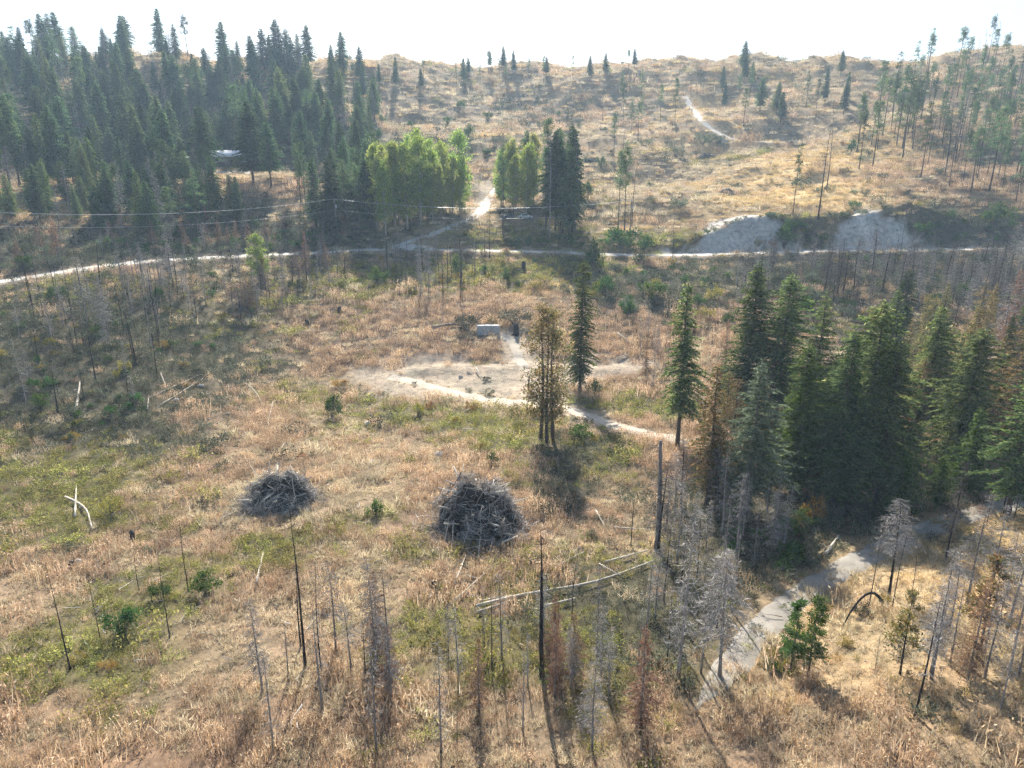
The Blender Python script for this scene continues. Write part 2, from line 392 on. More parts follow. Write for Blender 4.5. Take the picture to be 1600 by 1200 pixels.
def noise(nt, scale, detail=4, rough=.55, vec=None):
    n = nt.nodes.new('ShaderNodeTexNoise'); n.inputs['Scale'].default_value = scale
    n.inputs['Detail'].default_value = detail; n.inputs['Roughness'].default_value = rough
    if vec: nt.links.new(vec, n.inputs['Vector'])
    return n.outputs['Fac']

def leaf_mat(name, stops, transl=0.35, obj_var=0.35, hue=0.05):
    """foliage: colour varies leaf by leaf and plant by plant, some light passes through"""
    m, nt, out = new_mat(name)
    g = nt.nodes.new('ShaderNodeNewGeometry')
    c = ramp(nt, g.outputs['Random Per Island'], stops)
    oi = nt.nodes.new('ShaderNodeObjectInfo')
    hs = nt.nodes.new('ShaderNodeHueSaturation')
    mr = nt.nodes.new('ShaderNodeMapRange'); mr.inputs[3].default_value = 1 - obj_var; mr.inputs[4].default_value = 1 + obj_var
    nt.links.new(oi.outputs['Random'], mr.inputs[0]); nt.links.new(mr.outputs[0], hs.inputs['Value'])
    mh = nt.nodes.new('ShaderNodeMath'); mh.operation = 'MULTIPLY_ADD'
    fr = nt.nodes.new('ShaderNodeMath'); fr.operation = 'FRACT'; f2 = nt.nodes.new('ShaderNodeMath'); f2.operation = 'MULTIPLY'; f2.inputs[1].default_value = 7.13
    nt.links.new(oi.outputs['Random'], f2.inputs[0]); nt.links.new(f2.outputs[0], fr.inputs[0])
    nt.links.new(fr.outputs[0], mh.inputs[0]); mh.inputs[1].default_value = hue; mh.inputs[2].default_value = .5 - hue / 2
    nt.links.new(mh.outputs[0], hs.inputs['Hue']); nt.links.new(c, hs.inputs['Color'])
    d = nt.nodes.new('ShaderNodeBsdfDiffuse'); t = nt.nodes.new('ShaderNodeBsdfTranslucent')
    nt.links.new(hs.outputs[0], d.inputs[0]); nt.links.new(hs.outputs[0], t.inputs[0])
    mx = nt.nodes.new('ShaderNodeMixShader'); mx.inputs[0].default_value = transl
    nt.links.new(d.outputs[0], mx.inputs[1]); nt.links.new(t.outputs[0], mx.inputs[2])
    nt.links.new(mx.outputs[0], out.inputs[0])
    return m
def solid_mat(name, c1, c2, scale=3.0, rough=.9, bump=.3, detail=5, metal=0.0, obj_var=0.0, stretch=None):
    m, nt, out = new_mat(name)
    tc = nt.nodes.new('ShaderNodeTexCoord'); vec = tc.outputs['Object']
    if stretch:
        mp = nt.nodes.new('ShaderNodeMapping'); mp.inputs['Scale'].default_value = stretch
        nt.links.new(vec, mp.inputs[0]); vec = mp.outputs[0]
    f = noise(nt, scale, detail, .6, vec)
    c = ramp(nt, f, [(.3, c1), (.7, c2)])
    if obj_var:
        oi = nt.nodes.new('ShaderNodeObjectInfo'); hs = nt.nodes.new('ShaderNodeHueSaturation')
        mr = nt.nodes.new('ShaderNodeMapRange'); mr.inputs[3].default_value = 1 - obj_var; mr.inputs[4].default_value = 1 + obj_var
        nt.links.new(oi.outputs['Random'], mr.inputs[0]); nt.links.new(mr.outputs[0], hs.inputs['Value']); nt.links.new(c, hs.inputs['Color']); c = hs.outputs[0]
    b = nt.nodes.new('ShaderNodeBsdfPrincipled'); b.inputs['Roughness'].default_value = rough; b.inputs['Metallic'].default_value = metal
    b.inputs['Specular IOR Level'].default_value = .25
    nt.links.new(c, b.inputs['Base Color'])
    if bump:
        bp = nt.nodes.new('ShaderNodeBump'); bp.inputs['Strength'].default_value = bump; bp.inputs['Distance'].default_value = .1
        nt.links.new(f, bp.inputs['Height']); nt.links.new(bp.outputs[0], b.inputs['Normal'])
    nt.links.new(b.outputs[0], out.inputs[0])
    return m

M = {}
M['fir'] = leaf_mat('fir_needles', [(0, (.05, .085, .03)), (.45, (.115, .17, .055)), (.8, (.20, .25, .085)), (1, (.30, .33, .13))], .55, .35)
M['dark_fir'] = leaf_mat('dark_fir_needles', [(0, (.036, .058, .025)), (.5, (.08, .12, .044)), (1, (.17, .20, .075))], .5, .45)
M['bright_fir'] = leaf_mat('bright_fir_needles', [(0, (.045, .085, .02)), (.5, (.085, .15, .035)), (1, (.15, .21, .06))], .42, .2)
M['silver_fir'] = leaf_mat('silvery_fir_needles', [(0, (.09, .13, .075)), (.5, (.18, .23, .14)), (1, (.30, .34, .23))], .45, .15)
M['far_fir'] = leaf_mat('forest_fir_needles', [(0, (.035, .07, .034)), (.5, (.09, .15, .065)), (1, (.20, .26, .11))], .5, .45)
M['cedar'] = leaf_mat('scorched_cedar_leaves', [(0, (.10, .11, .04)), (.4, (.18, .18, .06)), (.62, (.30, .21, .09)), (1, (.46, .31, .16))], .52, .15)
M['rust'] = leaf_mat('rust_needles', [(0, (.14, .075, .045)), (.5, (.24, .14, .09)), (1, (.36, .24, .16))], .4, .25)
M['aspen'] = leaf_mat('aspen_leaves', [(0, (.14, .21, .04)), (.5, (.30, .40, .08)), (.85, (.46, .52, .13)), (1, (.60, .56, .17))], .55, .25)
M['green_bush'] = leaf_mat('bush_leaves', [(0, (.03, .07, .015)), (.5, (.06, .13, .03)), (1, (.13, .20, .05))], .42, .25)
M['sage'] = leaf_mat('sage_leaves', [(0, (.09, .12, .07)), (.5, (.16, .19, .12)), (1, (.26, .29, .2))], .3, .25)
M['yellow_bush'] = leaf_mat('yellow_bush_leaves', [(0, (.13, .12, .025)), (.5, (.28, .23, .05)), (1, (.42, .33, .08))], .42, .25)
M['orange_bush'] = leaf_mat('orange_bush_leaves', [(0, (.17, .08, .02)), (.5, (.34, .17, .05)), (1, (.46, .27, .08))], .42, .2)
M['weed'] = leaf_mat('russet_weed_stalks', [(0, (.25, .155, .09)), (.35, (.43, .29, .175)), (.75, (.60, .45, .30)), (1, (.72, .61, .45))], .46, .36, .016)
M['tan'] = leaf_mat('tan_grass_blades', [(0, (.36, .29, .18)), (.5, (.56, .47, .32)), (1, (.74, .66, .49))], .46, .32, .016)
M['gold'] = leaf_mat('golden_grass_blades', [(0, (.38, .27, .125)), (.5, (.60, .455, .235)), (1, (.74, .61, .36))], .44, .25, .02)
M['herb'] = leaf_mat('herb_leaves', [(0, (.10, .12, .03)), (.4, (.23, .235, .06)), (.75, (.41, .38, .12)), (1, (.58, .50, .19))], .48, .35)
M['scrub'] = leaf_mat('scrub_leaves', [(0, (.05, .06, .04)), (.45, (.10, .115, .07)), (.8, (.18, .185, .12)), (1, (.33, .29, .20))], .36, .4)
M['lawn'] = leaf_mat('lawn_blades', [(0, (.10, .20, .03)), (1, (.22, .38, .08))], .35, .1)
M['bark'] = solid_mat('brown_bark', (.045, .034, .027), (.15, .115, .09), 6, stretch=(3, 3, .6), obj_var=.25)
M['grey_bark'] = solid_mat('weathered_grey_bark', (.13, .115, .105), (.33, .30, .275), 6, stretch=(3, 3, .5), obj_var=.25)
M['char'] = solid_mat('charred_bark', (.008, .007, .007), (.045, .038, .034), 5, stretch=(3, 3, .6), obj_var=.3)
M['twig'] = leaf_mat('grey_twigs', [(0, (.13, .12, .115)), (.5, (.25, .235, .22)), (1, (.44, .42, .40))], .1, .3, .02)
M['dark_twig'] = leaf_mat('brown_twigs', [(0, (.05, .045, .045)), (.5, (.11, .098, .094)), (1, (.22, .20, .19))], .1, .3, .02)
M['aspen_bark'] = solid_mat('pale_bark', (.22, .20, .16), (.45, .42, .36), 6, stretch=(2, 2, 1), obj_var=.2)
M['log'] = solid_mat('bleached_log', (.40, .35, .28), (.68, .62, .53), 5, stretch=(3, 3, 3), obj_var=.2)
M['stick'] = leaf_mat('slash_sticks', [(0, (.09, .08, .075)), (.5, (.29, .27, .25)), (.85, (.52, .49, .46)), (1, (.76, .73, .68))], 0.0, 0)
M['core'] = solid_mat('pile_debris', (.015, .013, .012), (.05, .043, .038), 2.5, bump=.8)  # near-black core; on the slash piles it stands for the shaded face
M['rock'] = solid_mat('boulder_stone', (.30, .28, .26), (.56, .53, .48), 3, bump=.7, obj_var=.2)
M['concrete'] = solid_mat('weathered_concrete', (.30, .31, .32), (.50, .50, .49), 2.2, bump=.2)
M['track'] = solid_mat('shade_toned_gravel', (.18, .165, .14), (.33, .305, .265), .6, bump=.4, detail=9)  # darker than the other gravel: the grove's shade put into the colour
M['gravel'] = solid_mat('road_gravel', (.40, .37, .33), (.60, .565, .515), .7, bump=.35, detail=9)
M['dirt'] = solid_mat('track_dirt', (.33, .285, .225), (.50, .44, .36), .5, bump=.35, detail=9)
M['pole'] = solid_mat('pole_wood', (.15, .12, .10), (.26, .22, .185), 4)
M['wire'] = solid_mat('aluminium_wire', (.50, .51, .52), (.62, .63, .64), 4, rough=.45, bump=0, metal=.3)
M['white_roof'] = solid_mat('white_metal_roof', (.55, .57, .60), (.74, .75, .77), 1, rough=.4, bump=0)
M['grey_roof'] = solid_mat('grey_metal_roof', (.28, .29, .30), (.40, .41, .42), 1, rough=.5, bump=0)
M['siding'] = solid_mat('brown_siding', (.10, .085, .075), (.17, .145, .125), 2)
M['pale_siding'] = solid_mat('pale_siding', (.48, .46, .42), (.58, .56, .52), 2)
M['glass'] = solid_mat('dark_glass', (.02, .025, .03), (.04, .05, .06), 1, rough=.08, bump=0)
M['car_white'] = solid_mat('white_car_paint', (.72, .73, .74), (.78, .79, .80), 1, rough=.25, bump=0)
M['car_blue'] = solid_mat('slate_car_paint', (.10, .13, .17), (.13, .165, .21), 1, rough=.25, bump=0)
M['tyre'] = solid_mat('tyre_rubber', (.015, .015, .015), (.03, .03, .03), 6)

def terrain_mat():
    m, nt, out = new_mat('hillside_soil')
    at = nt.nodes.new('ShaderNodeAttribute'); at.attribute_name = 'soil'
    tc = nt.nodes.new('ShaderNodeTexCoord'); v = tc.outputs['Object']
    n1 = noise(nt, .9, 8, .62, v); n2 = noise(nt, .16, 5, .6, v); n3 = noise(nt, 5.0, 5, .7, v)
    c = mixc(nt, 1.0, at.outputs['Color'], ramp(nt, n1, [(.3, (.58, .56, .54)), (.5, (1, .97, .94)), (.72, (1.35, 1.28, 1.18))]), 'MULTIPLY')
    c = mixc(nt, 1.0, c, ramp(nt, n2, [(.3, (.78, .82, .8)), (.7, (1.18, 1.1, 1.05))]), 'MULTIPLY')
    c = mixc(nt, 1.0, c, ramp(nt, n3, [(.35, (.72, .72, .72)), (.65, (1.22, 1.2, 1.18))]), 'MULTIPLY')
    b = nt.nodes.new('ShaderNodeBsdfPrincipled'); b.inputs['Roughness'].default_value = .95; b.inputs['Specular IOR Level'].default_value = .1
    nt.links.new(c, b.inputs['Base Color'])
    bp = nt.nodes.new('ShaderNodeBump'); bp.inputs['Strength'].default_value = .6; bp.inputs['Distance'].default_value = .35
    nt.links.new(n1, bp.inputs['Height']); nt.links.new(bp.outputs[0], b.inputs['Normal'])
    nt.links.new(b.outputs[0], out.inputs[0])
    return m

# ------------------------------------------------------------------ terrain sheet
mb = MB()
ny, nx = XX.shape
ii = np.arange(ny - 1)[:, None] * nx + np.arange(nx - 1)[None]
Qd = np.stack([ii, ii + 1, ii + nx + 1, ii + nx], -1).reshape(-1, 4)
mb.add(np.stack([XX.ravel(), YY.ravel(), H.ravel()], 1), Qd)
me = mb.mesh('ground', terrain_mat(), True)
ZW = zones(XX, YY)
SOIL = np.array([(.17, .12, .085), (.25, .20, .14), (.105, .10, .05), (.085, .082, .058), (.38, .335, .275), (.58, .44, .235)])  # under the weeds: litter tone, darkened further as shade between clumps
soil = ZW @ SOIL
gy, gx = np.gradient(H, GY, GX)
steep = bare_scar(XX, YY).ravel()[:, None]       # raw grey silt of the scars
soil = soil * (1 - steep) + np.array([[.45, .445, .44]]) * (.7 + .6 * fbm(XX, YY * .3, 4, 4, 97)).ravel()[:, None] * steep
PATHS = [(ROAD, 2.9), (SIDE, 2.4), (TRACK, 1.6), (LOOP, 1.2), (FOREST, 1.2), (DRIVE, 1.6)]
for Qp, wp in [a for a in PATHS if a[0] is not FOREST]:
    d_, _ = dist_line(XX, YY, Qp); mm = d_ < wp + 6
    f_ = (1 - sstep(wp * .8, wp + 2.4, d_[mm] + (fbm(XX.ravel()[mm], YY.ravel()[mm], 2.6, 3, 41) - .5) * 4.0))[:, None] * .85
    soil[mm] = soil[mm] * (1 - f_) + np.array([[.42, .365, .295]]) * f_
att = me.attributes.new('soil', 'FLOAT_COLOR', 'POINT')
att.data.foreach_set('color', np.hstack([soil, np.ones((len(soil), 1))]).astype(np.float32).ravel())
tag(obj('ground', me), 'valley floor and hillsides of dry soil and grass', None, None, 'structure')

def strip(name, Q, w, mat, label, lift=.07, n=7, seed=1, ragged=.5, taper=0):
    """a road or track laid on the ground with ragged edges and shallow wheel ruts"""
    d = np.gradient(Q[:, :2], axis=0); d /= np.linalg.norm(d, axis=1, keepdims=True) + 1e-9
    nrm = np.stack([-d[:, 1], d[:, 0]], 1)
    s = np.arange(len(Q)) * .9
    wl = w + (fbm(s, s * 0, 4, 3, seed) - .5) * 2 * ragged; wr = w + (fbm(s, s * 0 + 50, 4, 3, seed + 3) - .5) * 2 * ragged
    if taper:
        f = np.clip(np.arange(len(Q)) / taper, .15, 1); wl = wl * f; wr = wr * f
    V = []
    for k, a in enumerate(np.linspace(-1, 1, n)):
        off = np.where(a < 0, a * wl, a * wr)[:, None]
        p = Q[:, :2] + nrm * off
        z = height(p[:, 0], p[:, 1]) + lift * (1 - abs(a) ** 6) - .06 * abs(a) ** 6 - (.05 if k in (1, n - 2) else 0)
        V.append(np.column_stack([p, z]))
    V = np.stack(V, 1).reshape(-1, 3); L = len(Q)
    i = np.arange(L - 1)[:, None] * n + np.arange(n - 1)[None]
    m = MB(); m.add(V, np.stack([i, i + 1, i + n + 1, i + n], -1).reshape(-1, 4)[:, ::-1])
    o = obj(name, m.mesh(name, mat, True)); tag(o, label, None, None, 'structure'); return o
strip('gravel_road', ROAD, 3.5, M['gravel'], 'pale gravel road running along the valley side', .10, 7, 3, .5)
strip('side_road', SIDE, 2.4, M['gravel'], 'pale gravel lane climbing from the road past the aspens', .10, 7, 5, .6)
strip('dirt_track', TRACK, 1.6, M['dirt'], 'pale dirt track curving from the bare pad to the grove', .08, 7, 7, .5)
strip('loop_track', LOOP, 1.3, M['dirt'], 'faint dirt track looping across the bare pad', .07, 7, 9, .5)
strip('forest_track', FOREST, 1.4, M['track'], 'shaded gravel track running below the golden slope', .08, 9, 11, .5, 14)
strip('hill_track', DRIVE, 1.9, M['gravel'], 'faint pale track climbing the far gully', .15, 7, 13, .9, 20)
PATHS = [(ROAD, 2.9), (SIDE, 2.4), (TRACK, 1.6), (LOOP, 1.2), (FOREST, 1.2), (DRIVE, 1.6)]

# ------------------------------------------------------------------ plants: mesh prototypes
def unit(n, rng):
    v = rng.normal(size=(n, 3)); return v / np.linalg.norm(v, axis=1, keepdims=True)

def conifer(name, h, cb, R, leafm, barkm, seed, dens=1.0, droop=.28, stub=0, twl=.62, tww=.17, shape=.85, bare=0.0, trunk_r=None, lean=0.0, belly=False):
    """returns (trunk mesh, crown mesh); whorls of drooping branches carrying needle sprays"""
    rng = np.random.default_rng(seed)
    tr = trunk_r or h * .011
    T = MB(); C = MB()
    zs = np.linspace(-.4, h, 9); wob = np.column_stack([np.sin(zs * .3 + seed) * .05 * h * .05, np.cos(zs * .23 + seed) * .05 * h * .05, zs])
    wob[:, 0] += lean * (zs / h) ** 2 * h * .08
    T.tube(wob, np.interp(zs, [-.4, .5, h], [tr * 1.5, tr * 1.1, tr * .12]), 8)
    z = cb; P, D, L, W, N = [], [], [], [], []; ph1, ph2 = rng.uniform(0, 6.28, 2)
    while z < h * .985:
        f = (z - cb) / (h - cb)
        r = R * (1 - f) ** shape * (0.45 + .55 * min(1, f * 7)) + .12
        if belly: r = R * math.sin(math.pi * min(1, .12 + .86 * f)) ** .7 + .15
        nb = max(3, int(round((4 + 3.5 * (1 - f)) * dens)))
        a0 = rng.uniform(0, 6.28)
        for k in range(nb):
            if rng.random() < bare: continue
            az = a0 + k * 6.283 / nb + rng.normal(0, .25)
            ln = r * rng.uniform(.55, 1.15) * (1 + .22 * math.sin(az + ph1 + z * .25) + .16 * math.sin(z * 1.1 + ph2 + 2 * az))
            if rng.random() < .07: ln *= 1.25
            sl = .55 * f - .12 + rng.normal(0, .08); dr = droop * (1 - f * .6)
            m = max(3, int(ln / .19)); t = np.linspace(.14, 1, m)
            o = np.array([math.cos(az), math.sin(az), 0]); sd = np.array([-o[1], o[0], 0])
            base = np.array([np.interp(z, zs, wob[:, 0]), np.interp(z, zs, wob[:, 1]), z + rng.uniform(-.12, .12)])
            pp = base + o * (ln * t)[:, None] + np.array([0, 0, 1]) * (ln * (sl * t - dr * t * t))[:, None]
            if ln > .8:
                T.tube(np.vstack([base, pp[len(pp) // 2], pp[-1]]), [tr * .16 + .012, .016, .006], 3, cap=False)
            for side in (-1, 1):
                dd = o * .75 + sd * side * rng.uniform(.55, 1.0, (m, 1)) + rng.normal(0, .22, (m, 3)) + np.array([0, 0, -.18])
                P.append(pp + rng.normal(0, .04, (m, 3))); D.append(dd)
                L.append(twl * rng.uniform(.6, 1.15, m) * (1.12 - .45 * t) * min(1, .4 + ln * .45)); W.append(tww * rng.uniform(.7, 1.3, m)); N.append(np.array([0, 0, 1]) + rng.normal(0, .5, (m, 3)))
            dd = o * .5 + sd * rng.choice([-1, 1], (m, 1)) * .8 + rng.normal(0, .45, (m, 3)); P.append(pp + rng.normal(0, .1, (m, 3))); D.append(dd)
            L.append(twl * rng.uniform(.4, .8, m)); W.append(tww * rng.uniform(.6, 1.1, m)); N.append(np.array([0, 0, 1]) + rng.normal(0, .8, (m, 3)))
            dd = o * .9 + rng.normal(0, .3, (m, 3)) + np.array([0, 0, -.35])
            P.append(pp); D.append(dd); L.append(twl * rng.uniform(.5, .9, m)); W.append(tww * rng.uniform(.7, 1.2, m)); N.append(sd + rng.normal(0, .5, (m, 3)))
        z += rng.uniform(.26, .42) * (h / 20) ** .6 / max(.6, dens ** .5)
    n = 10
    P.append(np.column_stack([np.full(n, wob[-1, 0]), np.full(n, wob[-1, 1]), np.linspace(h * .955, h, n)])); D.append(unit(n, rng) * .5 + np.array([0, 0, .9])); L.append(np.full(n, .4)); W.append(np.full(n, .09)); N.append(unit(n, rng))
    C.leaves(np.concatenate(P), np.concatenate(D), np.concatenate(L), np.concatenate(W), np.concatenate(N))
    for k in range(stub):
        zz = rng.uniform(.08, 1) * cb; az = rng.uniform(0, 6.28); ln = rng.uniform(.4, 1.6)
        o = np.array([math.cos(az), math.sin(az), 0]); b = np.array([0, 0, zz])
        T.tube([b, b + o * ln * .6 + [0, 0, -.03], b + o * ln + [0, 0, -.2 * ln]], [.03, .018, .006], 3, cap=False)
    return T.mesh(name + '_trunk', barkm, True), C.mesh(name + '_crown', leafm)

def pine(name, h, cb, R, leafm, barkm, seed, nc=34, cs=.75):
    """open-grown pine: bare stem, irregular needle clumps on a few limbs"""
    rng = np.random.default_rng(seed); T = MB(); C = MB(); tr = h * .0115
    zs = np.linspace(-.4, h, 9); w = np.column_stack([np.sin(zs * .2 + seed) * .12, np.cos(zs * .17 + seed) * .12, zs])
    T.tube(w, np.interp(zs, [-.4, .6, h], [tr * 1.4, tr, tr * .15]), 7)
    for k in range(nc):
        f = rng.uniform(0, 1) ** .9; z = cb + f * (h - cb); az = rng.uniform(0, 6.28)
        ln = R * (1 - f * .75) * rng.uniform(.35, 1.1); o = np.array([math.cos(az), math.sin(az), rng.uniform(-.1, .45)])
        b = np.array([0, 0, z]); e = b + o * ln
        T.tube([b, (b + e) / 2 + [0, 0, .08], e], [.05, .03, .012], 3, cap=False)
        for c, s in ((e, 1.0), ((b + e * 2) / 3, .7)):
            m = int(34 * s)
            p = c + rng.normal(0, cs * .42 * s, (m, 3)) * [1, 1, .62]
            C.leaves(p, unit(m, rng) + o * .6 + np.array([0, 0, .35]), rng.uniform(.3, .6, m), rng.uniform(.09, .16, m), unit(m, rng))
    for k in range(9):
        zz = rng.uniform(.3, 1) * cb; az = rng.uniform(0, 6.28); ln = rng.uniform(.4, 1.3)
        b = np.array([0, 0, zz]); T.tube([b, b + np.array([math.cos(az), math.sin(az), -.15]) * ln], [.03, .008], 3, cap=False)
    return T.mesh(name + '_trunk', barkm, True), C.mesh(name + '_crown', leafm)

def snag(name, h, barkm, twigm, seed, bushy=0.0, R=1.6, cb=.25, tr=None, droop=.35, fork=False, broken=False):
    """dead standing tree; bushy > 0 keeps fine grey branchwork"""
    rng = np.random.default_rng(seed); T = MB(); C = MB(); tr = tr or h * .0105
    zs = np.linspace(-.4, h, 9); lx, ly = rng.normal(0, .03 * h, 2)
    w = np.column_stack([lx * (zs / h) ** 2 + np.sin(zs * .35 + seed) * .06, ly * (zs / h) ** 2 + np.cos(zs * .3 + seed) * .06, zs])
    T.tube(w, np.interp(zs, [-.4, .6, h], [tr * 1.45, tr, tr * (.5 if broken else .1)]), 7)
    if fork:
        a = rng.uniform(0, 6.28); o = np.array([math.cos(a), math.sin(a), 0]) * .5
        z2 = np.linspace(.8, h * .93, 6); T.tube(np.column_stack([o[0] * np.minimum(1, z2 / 3), o[1] * np.minimum(1, z2 / 3), z2]), np.linspace(tr * .8, tr * .1, 6), 6)
    stubs = int(10 + h) if bushy > 0 else int(26 + 2 * h)
    for k in range(stubs):
        zz = rng.uniform(.2, .97) * h; az = rng.uniform(0, 6.28); ln = rng.uniform(.15, .8) * (1 if bushy > 0 else rng.uniform(.6, 2.0))
        b = np.array([np.interp(zz, zs, w[:, 0]), np.interp(zz, zs, w[:, 1]), zz]); o = np.array([math.cos(az), math.sin(az), rng.uniform(-.4, .2)])
        T.tube([b, b + o * ln], [.028, .008], 3, cap=False)
    if bushy > 0:
        z = h * cb
        while z < h * .98:
            f = (z - h * cb) / (h * (1 - cb)); r = R * (1 - f) ** .7 * (.5 + .5 * min(1, f * 5)) + .15
            for k in range(max(2, int(5 * bushy))):
                az = rng.uniform(0, 6.28); ln = r * rng.uniform(.5, 1.15); o = np.array([math.cos(az), math.sin(az), 0]); sd = np.array([-o[1], o[0], 0])
                b = np.array([np.interp(z, zs, w[:, 0]), np.interp(z, zs, w[:, 1]), z]); sl = .35 * f - .05 + rng.normal(0, .1)
                t = np.linspace(0, 1, 5); pp = b + o * (ln * t)[:, None] + np.array([0, 0, 1]) * (ln * (sl * t - droop * t * t))[:, None]
                C.tube(pp, np.linspace(.022, .006, 5), 3, cap=False)
                m = max(3, int(ln * 7 * bushy)); tt = rng.uniform(.2, 1, m)
                q = b + o * (ln * tt)[:, None] + np.array([0, 0, 1]) * (ln * (sl * tt - droop * tt * tt))[:, None]
                sgn = np.where(rng.random(m) < .5, -1, 1)[:, None]
                C.leaves(q, o * .8 + sd * sgn * rng.uniform(.4, 1.1, (m, 1)) + rng.normal(0, .3, (m, 3)) + np.array([0, 0, -.25]), rng.uniform(.3, .9, m), rng.uniform(.034, .064, m), unit(m, rng))
            z += rng.uniform(.22, .45)
    return T.mesh(name + '_trunk', barkm, True), (C.mesh(name + '_branches', twigm) if bushy > 0 else None)

def broadleaf(name, h, R, leafm, barkm, seed, nc=46, ll=.3, cb=.25):
    rng = np.random.default_rng(seed); T = MB(); C = MB(); tr = h * .011
    zs = np.linspace(-.3, h * .93, 7); T.tube(np.column_stack([np.sin(zs * .3 + seed) * .15, np.cos(zs * .25) * .15, zs]), np.linspace(tr * 1.4, tr * .15, 7), 7)
    for k in range(nc):
        f = rng.uniform(0, 1); z = h * (cb + (1 - cb) * f); rr = R * (math.sin(math.pi * min(1, .18 + f * .82)) ** .7) * rng.uniform(.25, 1.0)
        az = rng.uniform(0, 6.28); c = np.array([math.cos(az) * rr, math.sin(az) * rr, z])
        b = np.array([0, 0, max(h * .15, z - rr * .9)]); T.tube([b, (b + c) / 2 + [0, 0, .15], c], [tr * .3, tr * .18, .012], 3, cap=False)
        m = int(rng.uniform(50, 95)); s = R * rng.uniform(.13, .24)
        p = c + rng.normal(0, s, (m, 3)) * [1, 1, .7]
        C.leaves(p, unit(m, rng) + np.array([0, 0, -.2]), ll * rng.uniform(.7, 1.3, m), ll * .75 * rng.uniform(.7, 1.2, m), unit(m, rng))
    return T.mesh(name + '_trunk', barkm, True), C.mesh(name + '_crown', leafm)

def bush(name, R, hgt, leafm, seed, n=900, ll=.16, lumps=11):
    """shrub: foliage mesh and stem mesh"""
    rng = np.random.default_rng(seed); S = MB(); C = MB()
    for k in range(lumps):
        az = rng.uniform(0, 6.28); rr = R * math.sqrt(rng.uniform(0, 1)) * .72; z = hgt * rng.uniform(.25, .78) * (1 - .35 * (rr / R) ** 2)
        c = np.array([math.cos(az) * rr, math.sin(az) * rr, z]); s = R * rng.uniform(.15, .27)
        S.tube([[0, 0, -.15], c * [.45, .45, .6], c + [0, 0, s * .6]], [.035, .022, .006], 3, cap=False)
        m = n // lumps; p = c + unit(m, rng) * s * rng.uniform(.3, 1.35, (m, 1)); p[:, 2] = np.maximum(p[:, 2], .03)
        C.leaves(p, unit(m, rng) + (p - c) / s * .7 + np.array([0, 0, .3]), ll * rng.uniform(.6, 1.4, m), ll * .55 * rng.uniform(.6, 1.3, m), unit(m, rng))
    return S.mesh(name + '_stems', M['dark_twig']), C.mesh(name + '_foliage', leafm)

PR = {}
def proto(key, hgt, meshes):
    PR.setdefault(key, []).append((hgt, meshes))
for k in range(4):
    proto('fir', 20, conifer('fir', 20, 1.6 + k * .9, [3.9, 4.6, 3.4, 4.2][k], M['fir'], M['bark'], 10 + k, [1.2, 1.1, .95, 1.25][k], [.3, .42, .22, .36][k], 5, .58, .16, [.75, .62, .9, .7][k], .04 * k))
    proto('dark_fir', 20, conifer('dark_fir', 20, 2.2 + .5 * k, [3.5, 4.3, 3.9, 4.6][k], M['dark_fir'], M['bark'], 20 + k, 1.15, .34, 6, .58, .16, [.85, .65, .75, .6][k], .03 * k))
    proto('far_fir', 20, conifer('far_fir', 20, 2.6 + k * .9, 4.0 + .4 * (k % 3), M['far_fir'], M['bark'], 30 + k, .95, .3, 6, .8, .24, .75))
    proto('pine', 20, pine('pine', 20, 8.0 + k * 1.1, 3.0, M['far_fir'], M['bark'], 40 + k, 36 + 6 * (k % 3), .95))
    proto('aspen', 16, broadleaf('aspen', 16, 3.0, M['aspen'], M['aspen_bark'], 50 + k, 74, .36, .18))
    proto('char_snag', 15, snag('char_snag', 15, M['char'], None, 60 + k, 0, fork=(k == 3), broken=(k == 1)))
    proto('grey_snag', 15, snag('grey_snag', 15, M['grey_bark'], M['twig'], 70 + k, [.7, 1.0, .5, .85][k], [1.7, 2.1, 1.4, 1.9][k], .12 + .09 * k, droop=.3 + .1 * k))
    proto('brown_snag', 15, snag('brown_snag', 15, M['char'], M['dark_twig'], 80 + k, 1.1, 2.2, .2))
    proto('thin_snag', 15, snag('thin_snag', 15, M['char'], M['twig'], 90 + k, .42, 1.4, .35, tr=.11))
    proto('rust_fir', 12, conifer('rust_fir', 12, 1.2, 2.2, M['rust'], M['grey_bark'], 100 + k, .75, .3, 6, .5, .09, .9, .2))
    proto('small_fir', 8, conifer('small_fir', 8, .4, 1.9, M['bright_fir'], M['bark'], 110 + k, 1.0, .22, 0, .45, .14))
    proto('bush', 2.0, bush('bush', 1.5, 2.0, M['green_bush'], 120 + k, 1100, .17))
    proto('sage', 1.6, bush('sage', 1.6, 1.6, M['sage'], 130 + k, 900, .15))
    proto('yellow', 1.5, bush('yellow', 1.2, 1.5, M['yellow_bush'], 140 + k, 800, .13))
    proto('orange', 1.3, bush('orange', 1.1, 1.3, M['orange_bush'], 150 + k, 800, .13))
    proto('scrubb', 1.6, bush('scrubb', 1.3, 1.6, M['scrub'], 160 + k, 800, .14))
proto('tall_fir', 20, conifer('tall_fir', 20, 4.6, 3.0, M['fir'], M['bark'], 201, .95, .42, 8, .62, .19, .75, .12))
proto('slim_fir', 20, conifer('slim_fir', 20, 2.0, 2.5, M['fir'], M['bark'], 202, 1.1, .4, 8, .5, .18, .5, .18))
proto('cedar', 18, conifer('cedar', 18, 3.2, 3.0, M['cedar'], M['bark'], 203, .8, .75, 6, .42, .13, .42, .38, None, 0.0, True))
proto('cedar', 18, conifer('cedar', 18, 2.6, 2.7, M['cedar'], M['bark'], 204, .9, .5, 6, .55, .14, .7, .12))
proto('cedar_clump', 18, broadleaf('cedar_clump', 18, 2.9, M['cedar'], M['bark'], 213, 44, .27, .2))
